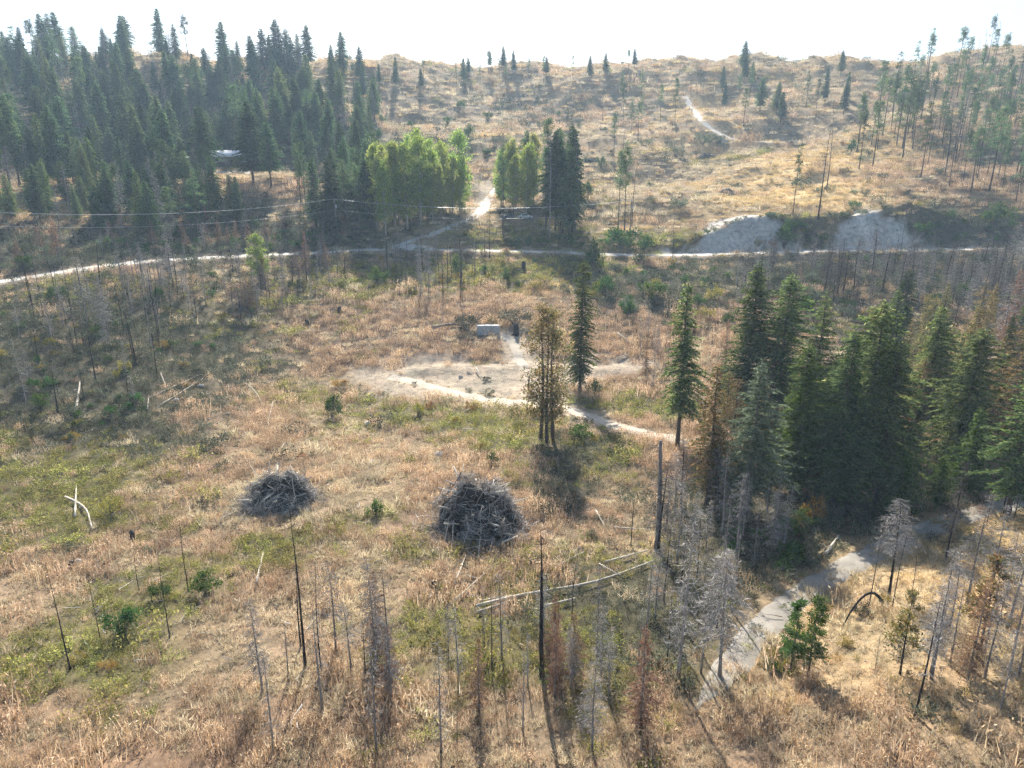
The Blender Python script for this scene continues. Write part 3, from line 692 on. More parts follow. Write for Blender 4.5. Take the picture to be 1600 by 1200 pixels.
proto('silver_fir', 18, conifer('silver_fir', 18, 3.2, 3.6, M['silver_fir'], M['grey_bark'], 205, 1.0, .28, 8, .6, .13))
proto('bright_fir', 18, conifer('bright_fir', 18, 1.6, 3.5, M['bright_fir'], M['bark'], 206, 1.2, .32, 0, .55, .15, .7))
proto('green_pine', 10, pine('green_pine', 10, 2.0, 1.5, M['bright_fir'], M['bark'], 207, 34, .6))
proto('sparse_pine', 10, pine('sparse_pine', 10, 3.4, 1.9, M['cedar'], M['char'], 208, 24, .6))
proto('big_grey', 15, snag('big_grey', 15, M['grey_bark'], M['twig'], 210, 1.25, 3.4, .3, droop=.75))
proto('big_grey', 15, snag('big_grey', 15, M['char'], M['twig'], 211, 1.25, 3.0, .5, droop=.55, tr=.17))
proto('stout_trunk', 12, snag('stout_trunk', 12, M['grey_bark'], M['twig'], 212, .5, 1.2, .2, tr=.33, broken=True))

NAMES = {'fir': ('conifer_tree', 'crown'), 'dark_fir': ('conifer_tree', 'crown'), 'far_fir': ('conifer_tree', 'crown'), 'pine': ('pine_tree', 'crown'), 'aspen': ('aspen_tree', 'crown'),
         'char_snag': ('burnt_snag', 'branches'), 'grey_snag': ('dead_tree', 'branches'), 'brown_snag': ('burnt_tree', 'branches'), 'thin_snag': ('burnt_snag', 'branches'),
         'rust_fir': ('scorched_conifer', 'crown'), 'small_fir': ('young_conifer', 'crown'), 'bush': ('bush', 'foliage'), 'sage': ('sage_shrub', 'foliage'), 'yellow': ('yellow_shrub', 'foliage'),
         'orange': ('orange_shrub', 'foliage'), 'scrubb': ('scrub_bush', 'foliage'), 'tall_fir': ('conifer_tree', 'crown'), 'slim_fir': ('conifer_tree', 'crown'), 'cedar': ('cedar_tree', 'crown'),
         'silver_fir': ('conifer_tree', 'crown'), 'bright_fir': ('conifer_tree', 'crown'), 'green_pine': ('pine_tree', 'crown'), 'sparse_pine': ('pine_tree', 'crown'), 'big_grey': ('dead_tree', 'branches'), 'stout_trunk': ('dead_tree', 'branches')}
CATS = {'conifer_tree': 'conifer', 'pine_tree': 'pine', 'aspen_tree': 'aspen', 'burnt_snag': 'snag', 'dead_tree': 'dead tree', 'burnt_tree': 'dead tree', 'scorched_conifer': 'conifer', 'young_conifer': 'conifer',
        'bush': 'bush', 'sage_shrub': 'shrub', 'yellow_shrub': 'shrub', 'orange_shrub': 'shrub', 'scrub_bush': 'bush', 'cedar_tree': 'cedar'}
USED = []
def plant(kind, p, h, label, group=None, var=None, wide=1.0):
    v = PR[kind]; ph, (tm, cm) = v[random.randrange(len(v)) if var is None else var % len(v)]
    s = h / ph; nm, cn = NAMES[kind]
    root = empty(nm, (p[0], p[1], p[2] - .05), random.uniform(0, 6.283), (s * wide, s * wide, s))
    shrub = nm in ('bush', 'sage_shrub', 'yellow_shrub', 'orange_shrub', 'scrub_bush')
    obj('stems' if shrub else 'trunk', tm, root)
    if cm: obj(cn, cm, root)
    tag(root, label, CATS[nm], group)
    USED.append((p[0], p[1], h)); return root
def tree_px(kind, px, py, top, label, group=None, var=None, wide=1.0, lean=0):
    """a tree whose foot is seen at (px, py) and whose tip at row top"""
    p = hit(px, py)
    if p is None: return
    q = px_at_depth(px, top, p[1]); return plant(kind, p, max(.4, q[2] - p[2]), label, group, var, wide)

# ------------------------------------------------------------------ single trees that stand out
tree_px('tall_fir', 1058, 697, 438, 'tall dark green conifer with bare lower trunk where the dirt track ends')
tree_px('slim_fir', 906, 613, 408, 'slim dark conifer beside the bend of the dirt track')
base = hit(853, 690)
ced = empty('cedar_tree', (base[0], base[1], base[2] - .05))
tag(ced, 'clump of three scorched brown-green cedar stems below the dirt track', 'cedar')
for dx, dy, hh, rz in ((-.55, .2, 1.0, .3), (.15, -.3, .93, 2.2), (.75, .25, .97, 4.1)):
    ph, (tm, cm) = PR['cedar_clump'][0]
    H0 = px_at_depth(853, 478, base[1])[2] - base[2]
    for nm, m_ in (('trunk', tm), ('crown', cm)):
        o = obj(nm, m_, ced, (dx, dy, 0)); s = H0 / ph * hh; o.scale = (s, s, s); o.rotation_euler = (0.02 * math.cos(rz), .03 * dx, rz)
USED.append((base[0], base[1], 16))
for a in [
    ('fir', 1163, 648, 412, 'tall full green conifer, first behind the bare-trunked one at the track end', 0, 1.05),
    ('fir', 1212, 655, 428, 'green conifer standing behind the silvery conifer of the grove', 1, .95),
    ('fir', 1262, 690, 458, 'dark straight conifer with long bare stem in the middle of the grove', 2, 1.0),
    ('bright_fir', 1237, 770, 538, 'bright green conifer next to the silvery one in the grove', None, 1.0),
    ('silver_fir', 1166, 805, 562, 'pale silvery-green conifer at the edge of the grove', None, 1.15),
    ('cedar', 1104, 790, 570, 'brown-green scorched cedar in front of the bare-trunked conifer', 1, 1.2),
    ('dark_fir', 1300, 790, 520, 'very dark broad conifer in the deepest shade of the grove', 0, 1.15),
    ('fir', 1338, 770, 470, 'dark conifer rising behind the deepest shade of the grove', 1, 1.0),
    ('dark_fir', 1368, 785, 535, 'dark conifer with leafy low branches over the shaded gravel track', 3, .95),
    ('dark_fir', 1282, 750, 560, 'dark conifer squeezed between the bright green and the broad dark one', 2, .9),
    ('fir', 1436, 690, 478, 'green conifer with slanting bare lower trunk beyond the shaded gravel track', 3, .95),
    ('cedar', 1486, 690, 505, 'orange-brown scorched conifer past the green one with the slanting trunk', 1, 1.0),
    ('fir', 1572, 808, 540, 'large green conifer with dead grey lower limbs above the golden slope', 2, 1.0),
    ('small_fir', 1400, 812, 705, 'young yellow-green conifer at the edge of the shaded gravel track', 0, 1.15),
    ('small_fir', 1462, 790, 712, 'young pale green conifer beside the yellow-green one', 1, 1.1),
    ('small_fir', 1508, 775, 640, 'dark leafy young conifer under the large green one', 2, 1.0),
    ('green_pine', 1236, 1052, 940, 'young green pine below the lower bend of the gravel track', None, 1.0),
    ('green_pine', 1264, 1056, 938, 'denser young green pine paired with another by the gravel track', None, 1.15),
    ('sparse_pine', 1406, 1052, 925, 'small thin-crowned pine under the bent burnt stem', None, 1.0),
    ('sparse_pine', 1530, 1020, 872, 'yellow-green scraggy pine on the golden slope', None, 1.1),
    ('rust_fir', 895, 1062, 955, 'dead conifer still holding reddish-brown needles at the double black snag', 0, 1.0),
    ('rust_fir', 1512, 1062, 905, 'dead red-brown conifer low on the golden slope', 1, .9),
    ('rust_fir', 1130, 600, 500, 'slim rust-coloured dead conifer behind the bare-trunked conifer', 2, .8),
    ('rust_fir', 1245, 480, 415, 'pinkish dead conifer above the green grove', 3, .8),
    # burnt stand in the near ground
    ('char_snag', 110, 1046, 890, 'thin black snag farthest down the yellow-green corner', 0, .7),
    ('char_snag', 156, 996, 893, 'thin black snag at the edge of the large dark green bush', 2, .6),
    ('char_snag', 265, 997, 853, 'tall thin black snag between the two green bushes', 0, .6),
    ('char_snag', 294, 922, 810, 'black snag leaning over the smaller round green bush', 2, .7),
    ('char_snag', 333, 880, 842, 'short dark snag just past the round green bush', 1, .8),
    ('char_snag', 217, 922, 852, 'short thin snag uphill of the large dark green bush', 2, .8),
    ('char_snag', 478, 1042, 798, 'tallest black snag of the pair below the smaller slash pile', 0, .8),
    ('char_snag', 470, 1010, 868, 'shorter black snag of the pair below the smaller slash pile', 2, .8),
    ('thin_snag', 502, 1050, 868, 'black snag with pale twigs next to the pair of black snags', 0, .9),
    ('grey_snag', 588, 1056, 868, 'grey-brown dead tree with spreading twigs, the thicker of two', 1, .9),
    ('thin_snag', 610, 1052, 866, 'straight dark dead tree beside the twiggy grey-brown one', 1, 1.0),
    ('char_snag', 571, 1052, 958, 'short dark pole in front of the two twiggy dead trees', 2, .9),
    ('char_snag', 769, 1047, 908, 'slim black snag in the green weeds below the larger slash pile', 0, .7),
    ('char_snag', 755, 1026, 953, 'short thin snag beside the slim one in green weeds', 2, .8),
    ('char_snag', 795, 992, 942, 'stub of a thin dark snag under the long bleached log', 1, .8),
    ('char_snag', 847, 1054, 815, 'double-stemmed thick black snag crossing the long bleached log', 3, 1.25),
    ('thin_snag', 893, 968, 848, 'black snag with grey twigs on top behind the long bleached log', 2, 1.0),
    ('char_snag', 872, 978, 922, 'short black stub next to the double-stemmed snag', 1, 1.1),
    ('stout_trunk', 1026, 858, 690, 'stout grey barked dead trunk, thickest on the slope', 0, .9),
    ('char_snag', 986, 853, 783, 'short burnt pole near the stout grey trunk', 1, 1.0),
    ('thin_snag', 1042, 828, 755, 'leaning thin burnt tree behind the stout grey trunk', 3, .8),
    ('grey_snag', 1060, 1058, 775, 'tall grey dead tree with thick dark lower trunk', 0, .85),
    ('grey_snag', 1095, 1052, 900, 'thin grey dead tree beside the bushy one', 2, .8),
    ('big_grey', 1124, 1056, 850, 'wide bushy dead tree of pale drooping grey twigs', 0, 1.2),
    ('grey_snag', 938, 1054, 942, 'grey twiggy dead tree next to the reddish-brown conifer', 3, .9),
    ('big_grey', 1389, 932, 775, 'burnt tree with a broad grey twiggy head over the gravel track', 1, 1.15),
    ('thin_snag', 1393, 952, 815, 'slanting black stem sharing a foot with the broad grey-headed tree', 0, .8),
    ('thin_snag', 1357, 950, 825, 'curved black stem above the bent burnt stem', 2, .9),
    ('char_snag', 1424, 930, 870, 'bare burnt pole standing alone in golden grass', 1, .8),
    ('brown_snag', 1477, 878, 715, 'black trunk with thin needles left on top over the golden slope', 0, .8),
    ('char_snag', 1542, 818, 738, 'thin black trunk at the top of the golden slope', 2, .9),
    ('char_snag', 1563, 812, 690, 'thick black trunk at the top of the golden slope', 0, 1.3),
    ('char_snag', 1584, 812, 752, 'crooked black trunk beside the thick one', 3, .9),
    ('thin_snag', 1517, 868, 822, 'small thin snag among the golden grass', 1, .8),
    ('grey_snag', 1453, 1050, 925, 'thin pale grey dead tree below the scraggy pine', 1, .8),
    ('grey_snag', 1366, 1052, 982, 'small grey dead sapling by the thin-crowned pine', 2, .7),
    ('grey_snag', 1575, 1052, 850, 'dark-based twiggy dead tree in the lower corner, nearer the red-brown one', 3, .85),
    ('grey_snag', 1592, 1052, 892, 'twiggy dead tree at the very edge of the lower corner', 0, .85),
    ('grey_snag', 1483, 1040, 890, 'grey dead tree between the pale thin one and the red-brown conifer', 2, .9),
    ('grey_snag', 1160, 840, 745, 'grey twiggy dead tree at the foot of the silvery conifer', 3, 1.2),
    ('grey_snag', 1205, 870, 765, 'purplish-grey bundle of dead stems by the dark grove', 1, 1.2),
    ('grey_snag', 1195, 480, 405, 'pale dead tree among dark trees below the cut bank', 0, 1.0),
]:
    k, x, y, t, lab, var, wide = a
    if k in ('fir', 'dark_fir', 'bright_fir', 'silver_fir'): wide *= 1.22
    tree_px(k, x, y, t, lab, None, var, wide)

# trees of the far slopes that can be told apart
for a in [
    ('pine', 1239, 338, 225, 'tall slender pine with a small tuft on the golden hill', 0, .6),
    ('char_snag', 1278, 342, 195, 'tall bare dark trunk at the rim of the grey cut bank', 0, .8),
    ('thin_snag', 1292, 296, 168, 'slanting dark trunk on the golden hill above the cut bank', 2, .8),
    ('pine', 966, 362, 238, 'bushier pine of the three by the road', 1, .7),
    ('pine', 975, 364, 226, 'tallest of three slim pines by the road', 2, .7),
    ('thin_snag', 987, 354, 248, 'bare stem among the three slim pines by the road', 0, .8),
    ('thin_snag', 1050, 416, 326, 'bare grey tree standing at the near edge of the road', 1, .8),
    ('char_snag', 758, 432, 350, 'thin crooked dark snag crossing the road near the lane mouth', 2, .7),
    ('char_snag', 765, 405, 315, 'thin straight dark snag in the mouth of the lane', 0, .6),
    ('char_snag', 1393, 440, 370, 'bare dark pole before the bright cut bank', 0, .8),
    ('thin_snag', 1407, 395, 325, 'pale leaning stem at the edge of the bright cut bank', 3, .8),
    ('pine', 1342, 264, 175, 'pine on the hill brow nearest the tall slanting trunk', 3, .9),
    ('pine', 1363, 261, 160, 'large pine on the hill brow with a dark trunk', 1, 1.0),
    ('pine', 1411, 232, 118, 'big pine whose long shadow falls down the hill', 2, 1.1),
    ('pine', 786, 370, 232, 'slim pine at the edge of the aspens by the lane', 0, .7),
    ('far_fir', 338, 345, 243, 'small pointed conifer standing alone in front of the lawn', 1, .9),
    ('rust_fir', 480, 430, 362, 'small pinkish dead conifer just above the road', 0, .8),
    ('pine', 1438, 280, 160, 'pine with a split dark trunk on the shadowed hillside', 0, .8),
    ('aspen', 405, 440, 366, 'orange-tinged leafy tree just below the gravel road', 1, 1.2),
]:
    k, x, y, t, lab, var, wide = a
    tree_px(k, x, y, t, lab, None, var, wide)

# ------------------------------------------------------------------ stands of alike trees
def inside(px, py, poly):
    c = False; n = len(poly)
    for i in range(n):
        x1, y1 = poly[i]; x2, y2 = poly[(i + 1) % n]
        if (y1 > py) != (y2 > py) and px < (x2 - x1) * (py - y1) / (y2 - y1) + x1: c = not c
    return c
def far_from_paths(p, extra=1.0):
    for Q, w in PATHS:
        if np.min((Q[:, 0] - p[0]) ** 2 + (Q[:, 1] - p[1]) ** 2) < (w + extra) ** 2: return False
    return True
KEEP = []      # (px0, px1, py0, py1, Ymax): windows kept clear of nearer tree crowns
LAND = [(366,245,'the white-roofed house'),(297,258,'the pale shed'),(400,262,'the lawn'),(527,345,'the utility pole with crossarm'),(640,300,'the leafy aspens'),(760,310,'the gravel lane'),(850,300,'the mixed clump by the parked cars'),(975,300,'the three slim pines'),
 (1060,315,'the lone sage shrub'),(1104,245,'the broad brush heap'),(1136,300,'the small brush heap'),(1160,365,'the first cut bank'),(1370,360,'the bright cut bank'),(1278,300,'the tall bare trunk'),(1411,200,'the big shadow-casting pine'),(1555,340,'the large bush past the cut bank'),
 (763,515,'the concrete block'),(437,765,'the smaller slash pile'),(748,800,'the larger slash pile'),(853,620,'the cedar clump'),(906,550,'the slim conifer'),(1058,600,'the bare-trunked conifer'),(1170,700,'the silvery conifer'),(1237,680,'the bright green conifer'),(1300,680,'the broad dark conifer'),
 (1436,600,'the slanting-trunk conifer'),(1572,680,'the large green conifer'),(1026,800,'the stout grey trunk'),(1389,860,'the grey-headed burnt tree'),(847,940,'the double black snag'),(125,625,'the thick white log'),(275,605,'the two long pale logs'),(405,405,'the orange-tinged leafy tree'),
 (124,800,'the forked bleached log'),(320,910,'the round green bush'),(195,965,'the large dark bush'),(1512,980,'the red-brown conifer'),(1124,950,'the bushy pale dead tree'),(478,920,'the pair of black snags'),(600,950,'the two twiggy dead trees'),(1024,460,'the bright rounded bush'),(590,435,'the deep green bush under the road'),(818,418,'the charred stump'),(925,405,'the tall bush at the road edge')]
NOUN = {'far_fir': 'hazy blue-green conifer', 'dark_fir': 'dark conifer', 'fir': 'green conifer', 'pine': 'thin-crowned pine', 'thin_snag': 'sparse-twigged snag', 'char_snag': 'bare black snag', 'grey_snag': 'grey twiggy dead tree', 'brown_snag': 'charred brown twiggy tree',
        'aspen': 'yellow-green aspen', 'rust_fir': 'rust-needled dead conifer', 'cedar': 'scorched brown-green cedar', 'scrubb': 'grey-green scrub bush', 'bush': 'green leafy bush', 'sage': 'pale sage shrub', 'yellow': 'yellow shrub', 'orange': 'orange shrub'}
LANDW = [(hit(x, y), x, y, t) for x, y, t in LAND]
LABS = {}
def where_label(kind, p, px, py, rank, wide, group):
    near = sorted(LANDW, key=lambda a: (a[1] - px) ** 2 + ((a[2] - py) * 1.4) ** 2); best, second = near[0], near[1]
    dy = p[1] - (best[0][1] if best[0] is not None else p[1])
    if best[0] is None: best = LANDW[0]
    rel = 'behind' if dy > 7 else ('in front of' if dy < -7 else 'beside')
    size = ('short', 'mid-sized', 'tall')[min(2, int(rank * 3))]; shape = 'slender ' if wide < .33 else ('broad ' if wide > .67 else '')
    lab = f'{size} {shape}{NOUN[kind]} {rel} {best[3]}'
    for alt in (f'{size} {shape}{NOUN[kind]} {rel} {best[3]}, towards {second[3]}', f'{size} {shape}{NOUN[kind]} among {group}'):
        if lab not in LABS: break
        lab = alt
    if len(lab.split()) > 16: lab = f'{size} {shape}{NOUN[kind]} among {group}'
    LABS[lab] = group
    return lab
def stand(kinds, poly, n, hr, gap, label, group, wide=(.8, 1.1), clear=1.0):
    xs = [q[0] for q in poly]; ys = [q[1] for q in poly]; done = 0; tries = 0; mine = []
    while done < n and tries < n * 40:
        tries += 1
        px = random.uniform(min(xs), max(xs)); py = random.uniform(min(ys), max(ys))
        if not inside(px, py, poly): continue
        p = hit(px, py)
        if p is None or not far_from_paths(p, clear): continue
        if any((p[0] - a) ** 2 + (p[1] - b) ** 2 < gap * gap for a, b in mine): continue
        h = random.uniform(*hr); tx, ty = to_px((p[0], p[1], p[2] + h))
        hw = h * .13 * FPX / p[1]
        if any(px + hw > k[0] and px - hw < k[1] and ty < k[3] and py > k[2] and p[1] < k[4] for k in KEEP): continue
        k = random.choice(kinds); wr_ = random.random(); plant(k, p, h, where_label(k, p, px, py, (h - hr[0]) / (hr[1] - hr[0]), wr_, group), group, None, wide[0] + (wide[1] - wide[0]) * wr_); mine.append((p[0], p[1])); done += 1
KEEP += [(352, 376, 236, 250, 252), (352, 384, 256, 270, 252), (385, 455, 270, 318, 235), (742, 772, 285, 345, 235), (786, 832, 334, 348, 214), (745, 782, 505, 522, 130)]
for a in [(396, 284, 158, 'tall conifer hiding one end of the white-roofed house', 1), (322, 282, 165, 'tall conifer between the white-roofed house and the shed', 2), (424, 290, 190, 'conifer with bare stem at the lawn end', 3), (268, 290, 170, 'tall conifer hiding the shed side away from the house', 0)]:
    tree_px('far_fir', a[0], a[1], a[2], a[3], None, a[4], 1.15)
LF = [(-60,318),(60,312),(150,306),(200,296),(250,288),(270,262),(330,260),(350,250),(395,250),(440,260),(500,268),(560,250),(590,205),(585,150),(560,112),(420,92),(200,82),(-60,80)]
stand(['far_fir', 'far_fir', 'far_fir', 'far_fir', 'fir', 'pine', 'grey_snag'], LF, 265, (13, 25), 3.0, 'hazy blue-green conifer in the dense forest around and above the house', 'conifers of the dense forest', (.85, 1.2))
stand(['far_fir', 'far_fir', 'fir', 'pine', 'grey_snag'], [(150,375),(190,300),(290,290),(380,300),(390,345),(300,380)], 36, (11, 17), 4.0, 'conifer on the bank between the house bench and the gravel road', 'conifers on the bank under the house', (.9, 1.2))
stand(['far_fir', 'far_fir', 'pine', 'grey_snag', 'thin_snag'], [(440,345),(470,275),(560,262),(590,300),(590,360),(520,375)], 34, (14, 21), 3.2, 'slender conifer between the utility pole and the aspens', 'conifers around the utility pole', (.75, 1.0))
stand(['far_fir', 'far_fir', 'fir', 'grey_snag'], [(-60,362),(-60,318),(100,312),(200,300),(200,350),(100,362)], 24, (9, 16), 3.6, '', 'conifers on the bank past the shed', (.9, 1.2))
stand(['pine'], [(385,330),(400,288),(470,288),(480,340)], 8, (13, 18), 3.5, 'bare-stemmed pine over the rust-coloured bank below the lawn', 'pines over the rust-coloured bank', (.6, .8))
stand(['pine', 'pine', 'thin_snag'], [(500,262),(500,195),(600,185),(590,262)], 12, (14, 20), 4, 'thin pine standing apart at the forest edge on the tan hillside', 'pines at the forest edge', (.6, .8))
stand(['aspen'], [(585,378),(582,335),(640,326),(740,328),(742,352),(700,352),(650,372)], 26, (12, 25), 2.8, 'yellow-green aspen in the leafy group left of the lane', 'aspens beside the lane', (.65, 1.0))
stand(['aspen', 'aspen', 'aspen', 'far_fir'], [(768,335),(790,310),(840,312),(835,342)], 9, (16, 22), 2.6, 'leafy green tree on the far side of the lane from the main aspen group', 'aspens across the lane', (.7, .9))
stand(['far_fir', 'far_fir', 'grey_snag', 'pine'], [(815,374),(800,352),(850,346),(895,345),(898,375)], 22, (20, 29), 2.4, 'tall tree in the mixed conifer clump by the parked cars', 'mixed clump by the parked cars', (.7, .9), .6)
stand(['pine', 'pine', 'thin_snag'], [(1330,235),(1400,260),(1480,300),(1600,320),(1650,250),(1640,130),(1560,95),(1430,110),(1380,170)], 100, (15, 24), 3.8, 'dark thin-crowned pine on the shadow-striped hillside', 'pines of the shadow-striped hillside', (.7, 1.05))
stand(['pine', 'pine', 'pine', 'thin_snag'], [(1400,235),(1440,165),(1600,150),(1640,300),(1500,295)], 42, (13, 21), 3.2, '', 'pines crowding the end of the striped hillside', (.7, 1.0))
stand(['pine', 'pine', 'thin_snag'], [(940,255),(940,160),(1010,150),(1060,200),(1010,260)], 11, (15, 22), 5, 'thin pine in the gully of the far hillside', 'pines in the gully', (.6, .9))
stand(['pine', 'far_fir'], [(1080,190),(1085,120),(1240,105),(1330,120),(1330,180),(1210,220),(1140,215)], 18, (12, 17), 6, 'scattered pine near the crest above the golden hill', 'pines near the crest', (.7, 1.0))
stand(['pine', 'far_fir', 'far_fir'], [(560,140),(600,98),(800,106),(1000,104),(1000,128),(800,140)], 22, (10, 15), 7, 'small hazy tree along the crest of the tan hillside', 'trees along the crest', (.8, 1.1))
stand(['brown_snag', 'brown_snag', 'brown_snag', 'grey_snag', 'grey_snag', 'thin_snag'], [(1130,470),(1180,415),(1300,412),(1420,412),(1600,408),(1650,440),(1640,540),(1520,520),(1400,480),(1280,470)], 150, (5, 11), 2.3, 'grey burnt tree in the dead stand below the road cut', 'dead stand below the cut banks', (1.1, 1.8))
stand(['brown_snag', 'dark_fir', 'thin_snag', 'cedar'], [(1340,640),(1330,540),(1500,540),(1620,560),(1630,720),(1500,690),(1420,660)], 20, (11, 17), 4.0, 'thin dark tree in the sunlit gap behind the grove', 'trees behind the grove', (.7, 1.0))
stand(['grey_snag', 'brown_snag', 'rust_fir'], [(1520,560),(1620,520),(1640,760),(1590,760)], 9, (12, 17), 3.5, 'pale brown dead tree behind the large green conifer', 'dead trees at the edge of the grove', (.9, 1.1))
stand(['char_snag', 'thin_snag', 'thin_snag', 'grey_snag'], [(40,480),(120,445),(290,435),(330,470),(270,545),(100,550)], 26, (8, 13), 3.4, 'burnt snag in the row on the shaded bank under the road', 'burnt snags on the shaded bank', (.8, 1.2))
stand(['grey_snag', 'grey_snag', 'thin_snag'], [(190,445),(270,430),(290,470),(200,480)], 24, (6, 10), 2.2, 'twiggy grey dead tree among the snags under the road', 'grey dead trees under the road', (1, 1.4))
stand(['brown_snag', 'grey_snag', 'thin_snag', 'rust_fir'], [(340,470),(360,415),(520,405),(560,430),(480,470),(400,520)], 48, (5, 9), 2.2, 'dark leafless tree in the thicket just below the road', 'leafless thicket below the road', (1.1, 1.5))
stand(['thin_snag', 'char_snag', 'grey_snag'], [(600,470),(600,405),(750,405),(750,460),(690,480)], 34, (6, 11), 2.5, 'thin dead tree between the bare pad and the road', 'dead trees between pad and road', (.8, 1.1))
stand(['grey_snag', 'thin_snag', 'char_snag', 'grey_snag'], [(30,660),(30,500),(200,470),(340,480),(320,560),(220,640)], 30, (5, 10), 3.2, '', 'dead trees on the shaded bank', (.8, 1.2))
stand(['thin_snag', 'grey_snag', 'rust_fir'], [(985,600),(1000,520),(1050,540),(1045,620)], 9, (6, 9), 2, 'thin reddish dead sapling beside the bare-trunked conifer', 'dead saplings beside the track', (.7, .9))
stand(['grey_snag', 'thin_snag', 'grey_snag'], [(1000,1040),(1010,930),(1080,900),(1150,960),(1120,1060)], 17, (5, 9), 2.2, 'small grey dead sapling in the twiggy thicket above the gravel track', 'twiggy thicket by the gravel track', (.9, 1.2))
stand(['grey_snag', 'thin_snag', 'grey_snag', 'grey_snag'], [(1430,1130),(1440,980),(1560,900),(1640,880),(1650,1130)], 22, (5, 9), 2.4, 'grey twiggy dead sapling low on the golden slope', 'dead saplings on the golden slope', (.9, 1.2))
stand(['grey_snag', 'grey_snag', 'grey_snag', 'rust_fir'], [(380,1190),(400,1080),(700,1080),(1000,1090),(1000,1190)], 14, (5, 8), 3.0, 'dead tree at the near end of the burnt stand', 'near dead trees', (.8, 1.0))
stand(['grey_snag', 'grey_snag', 'grey_snag', 'rust_fir'], [(400,1075),(560,985),(700,1000),(960,985),(1010,1040),(1000,1080)], 15, (4, 8), 2.6, '', 'thin dead trees of the burnt stand', (.9, 1.2))
stand(['cedar', 'cedar', 'brown_snag', 'rust_fir', 'grey_snag'], [(1480,640),(1500,560),(1640,540),(1660,760),(1560,740)], 14, (11, 18), 3.2, '', 'mixed trees at the end of the grove', (.8, 1.1))
stand(['fir', 'dark_fir', 'fir', 'cedar'], [(1290,700),(1300,640),(1420,610),(1490,630),(1500,740),(1400,720)], 8, (10, 17), 4.0, '', 'green conifers filling the grove', (1.0, 1.3))
stand(['cedar', 'rust_fir', 'fir'], [(1090,740),(1100,650),(1200,640),(1260,680),(1180,760)], 9, (6, 12), 2.6, '', 'young trees at the grove front', (.9, 1.1))
stand(['grey_snag', 'brown_snag'], [(1010,860),(1060,790),(1220,800),(1230,880),(1150,900),(1050,900)], 18, (5, 9), 2.2, 'grey leafless sapling in the tangle before the dark grove', 'tangle before the grove', (1, 1.3))
stand(['brown_snag', 'rust_fir', 'grey_snag'], [(150,400),(170,372),(420,370),(600,372),(600,384),(420,390)], 24, (3, 7), 3, 'greyish low tree along the upper edge of the gravel road', 'low trees above the road', (1.1, 1.5))
stand(['dark_fir', 'fir'], [(1180,720),(1200,690),(1340,690),(1400,740),(1380,800),(1260,800)], 4, (8, 12), 3.5, 'dark young conifer filling the shade of the grove', 'undergrowth conifers of the grove', (.8, 1.1))

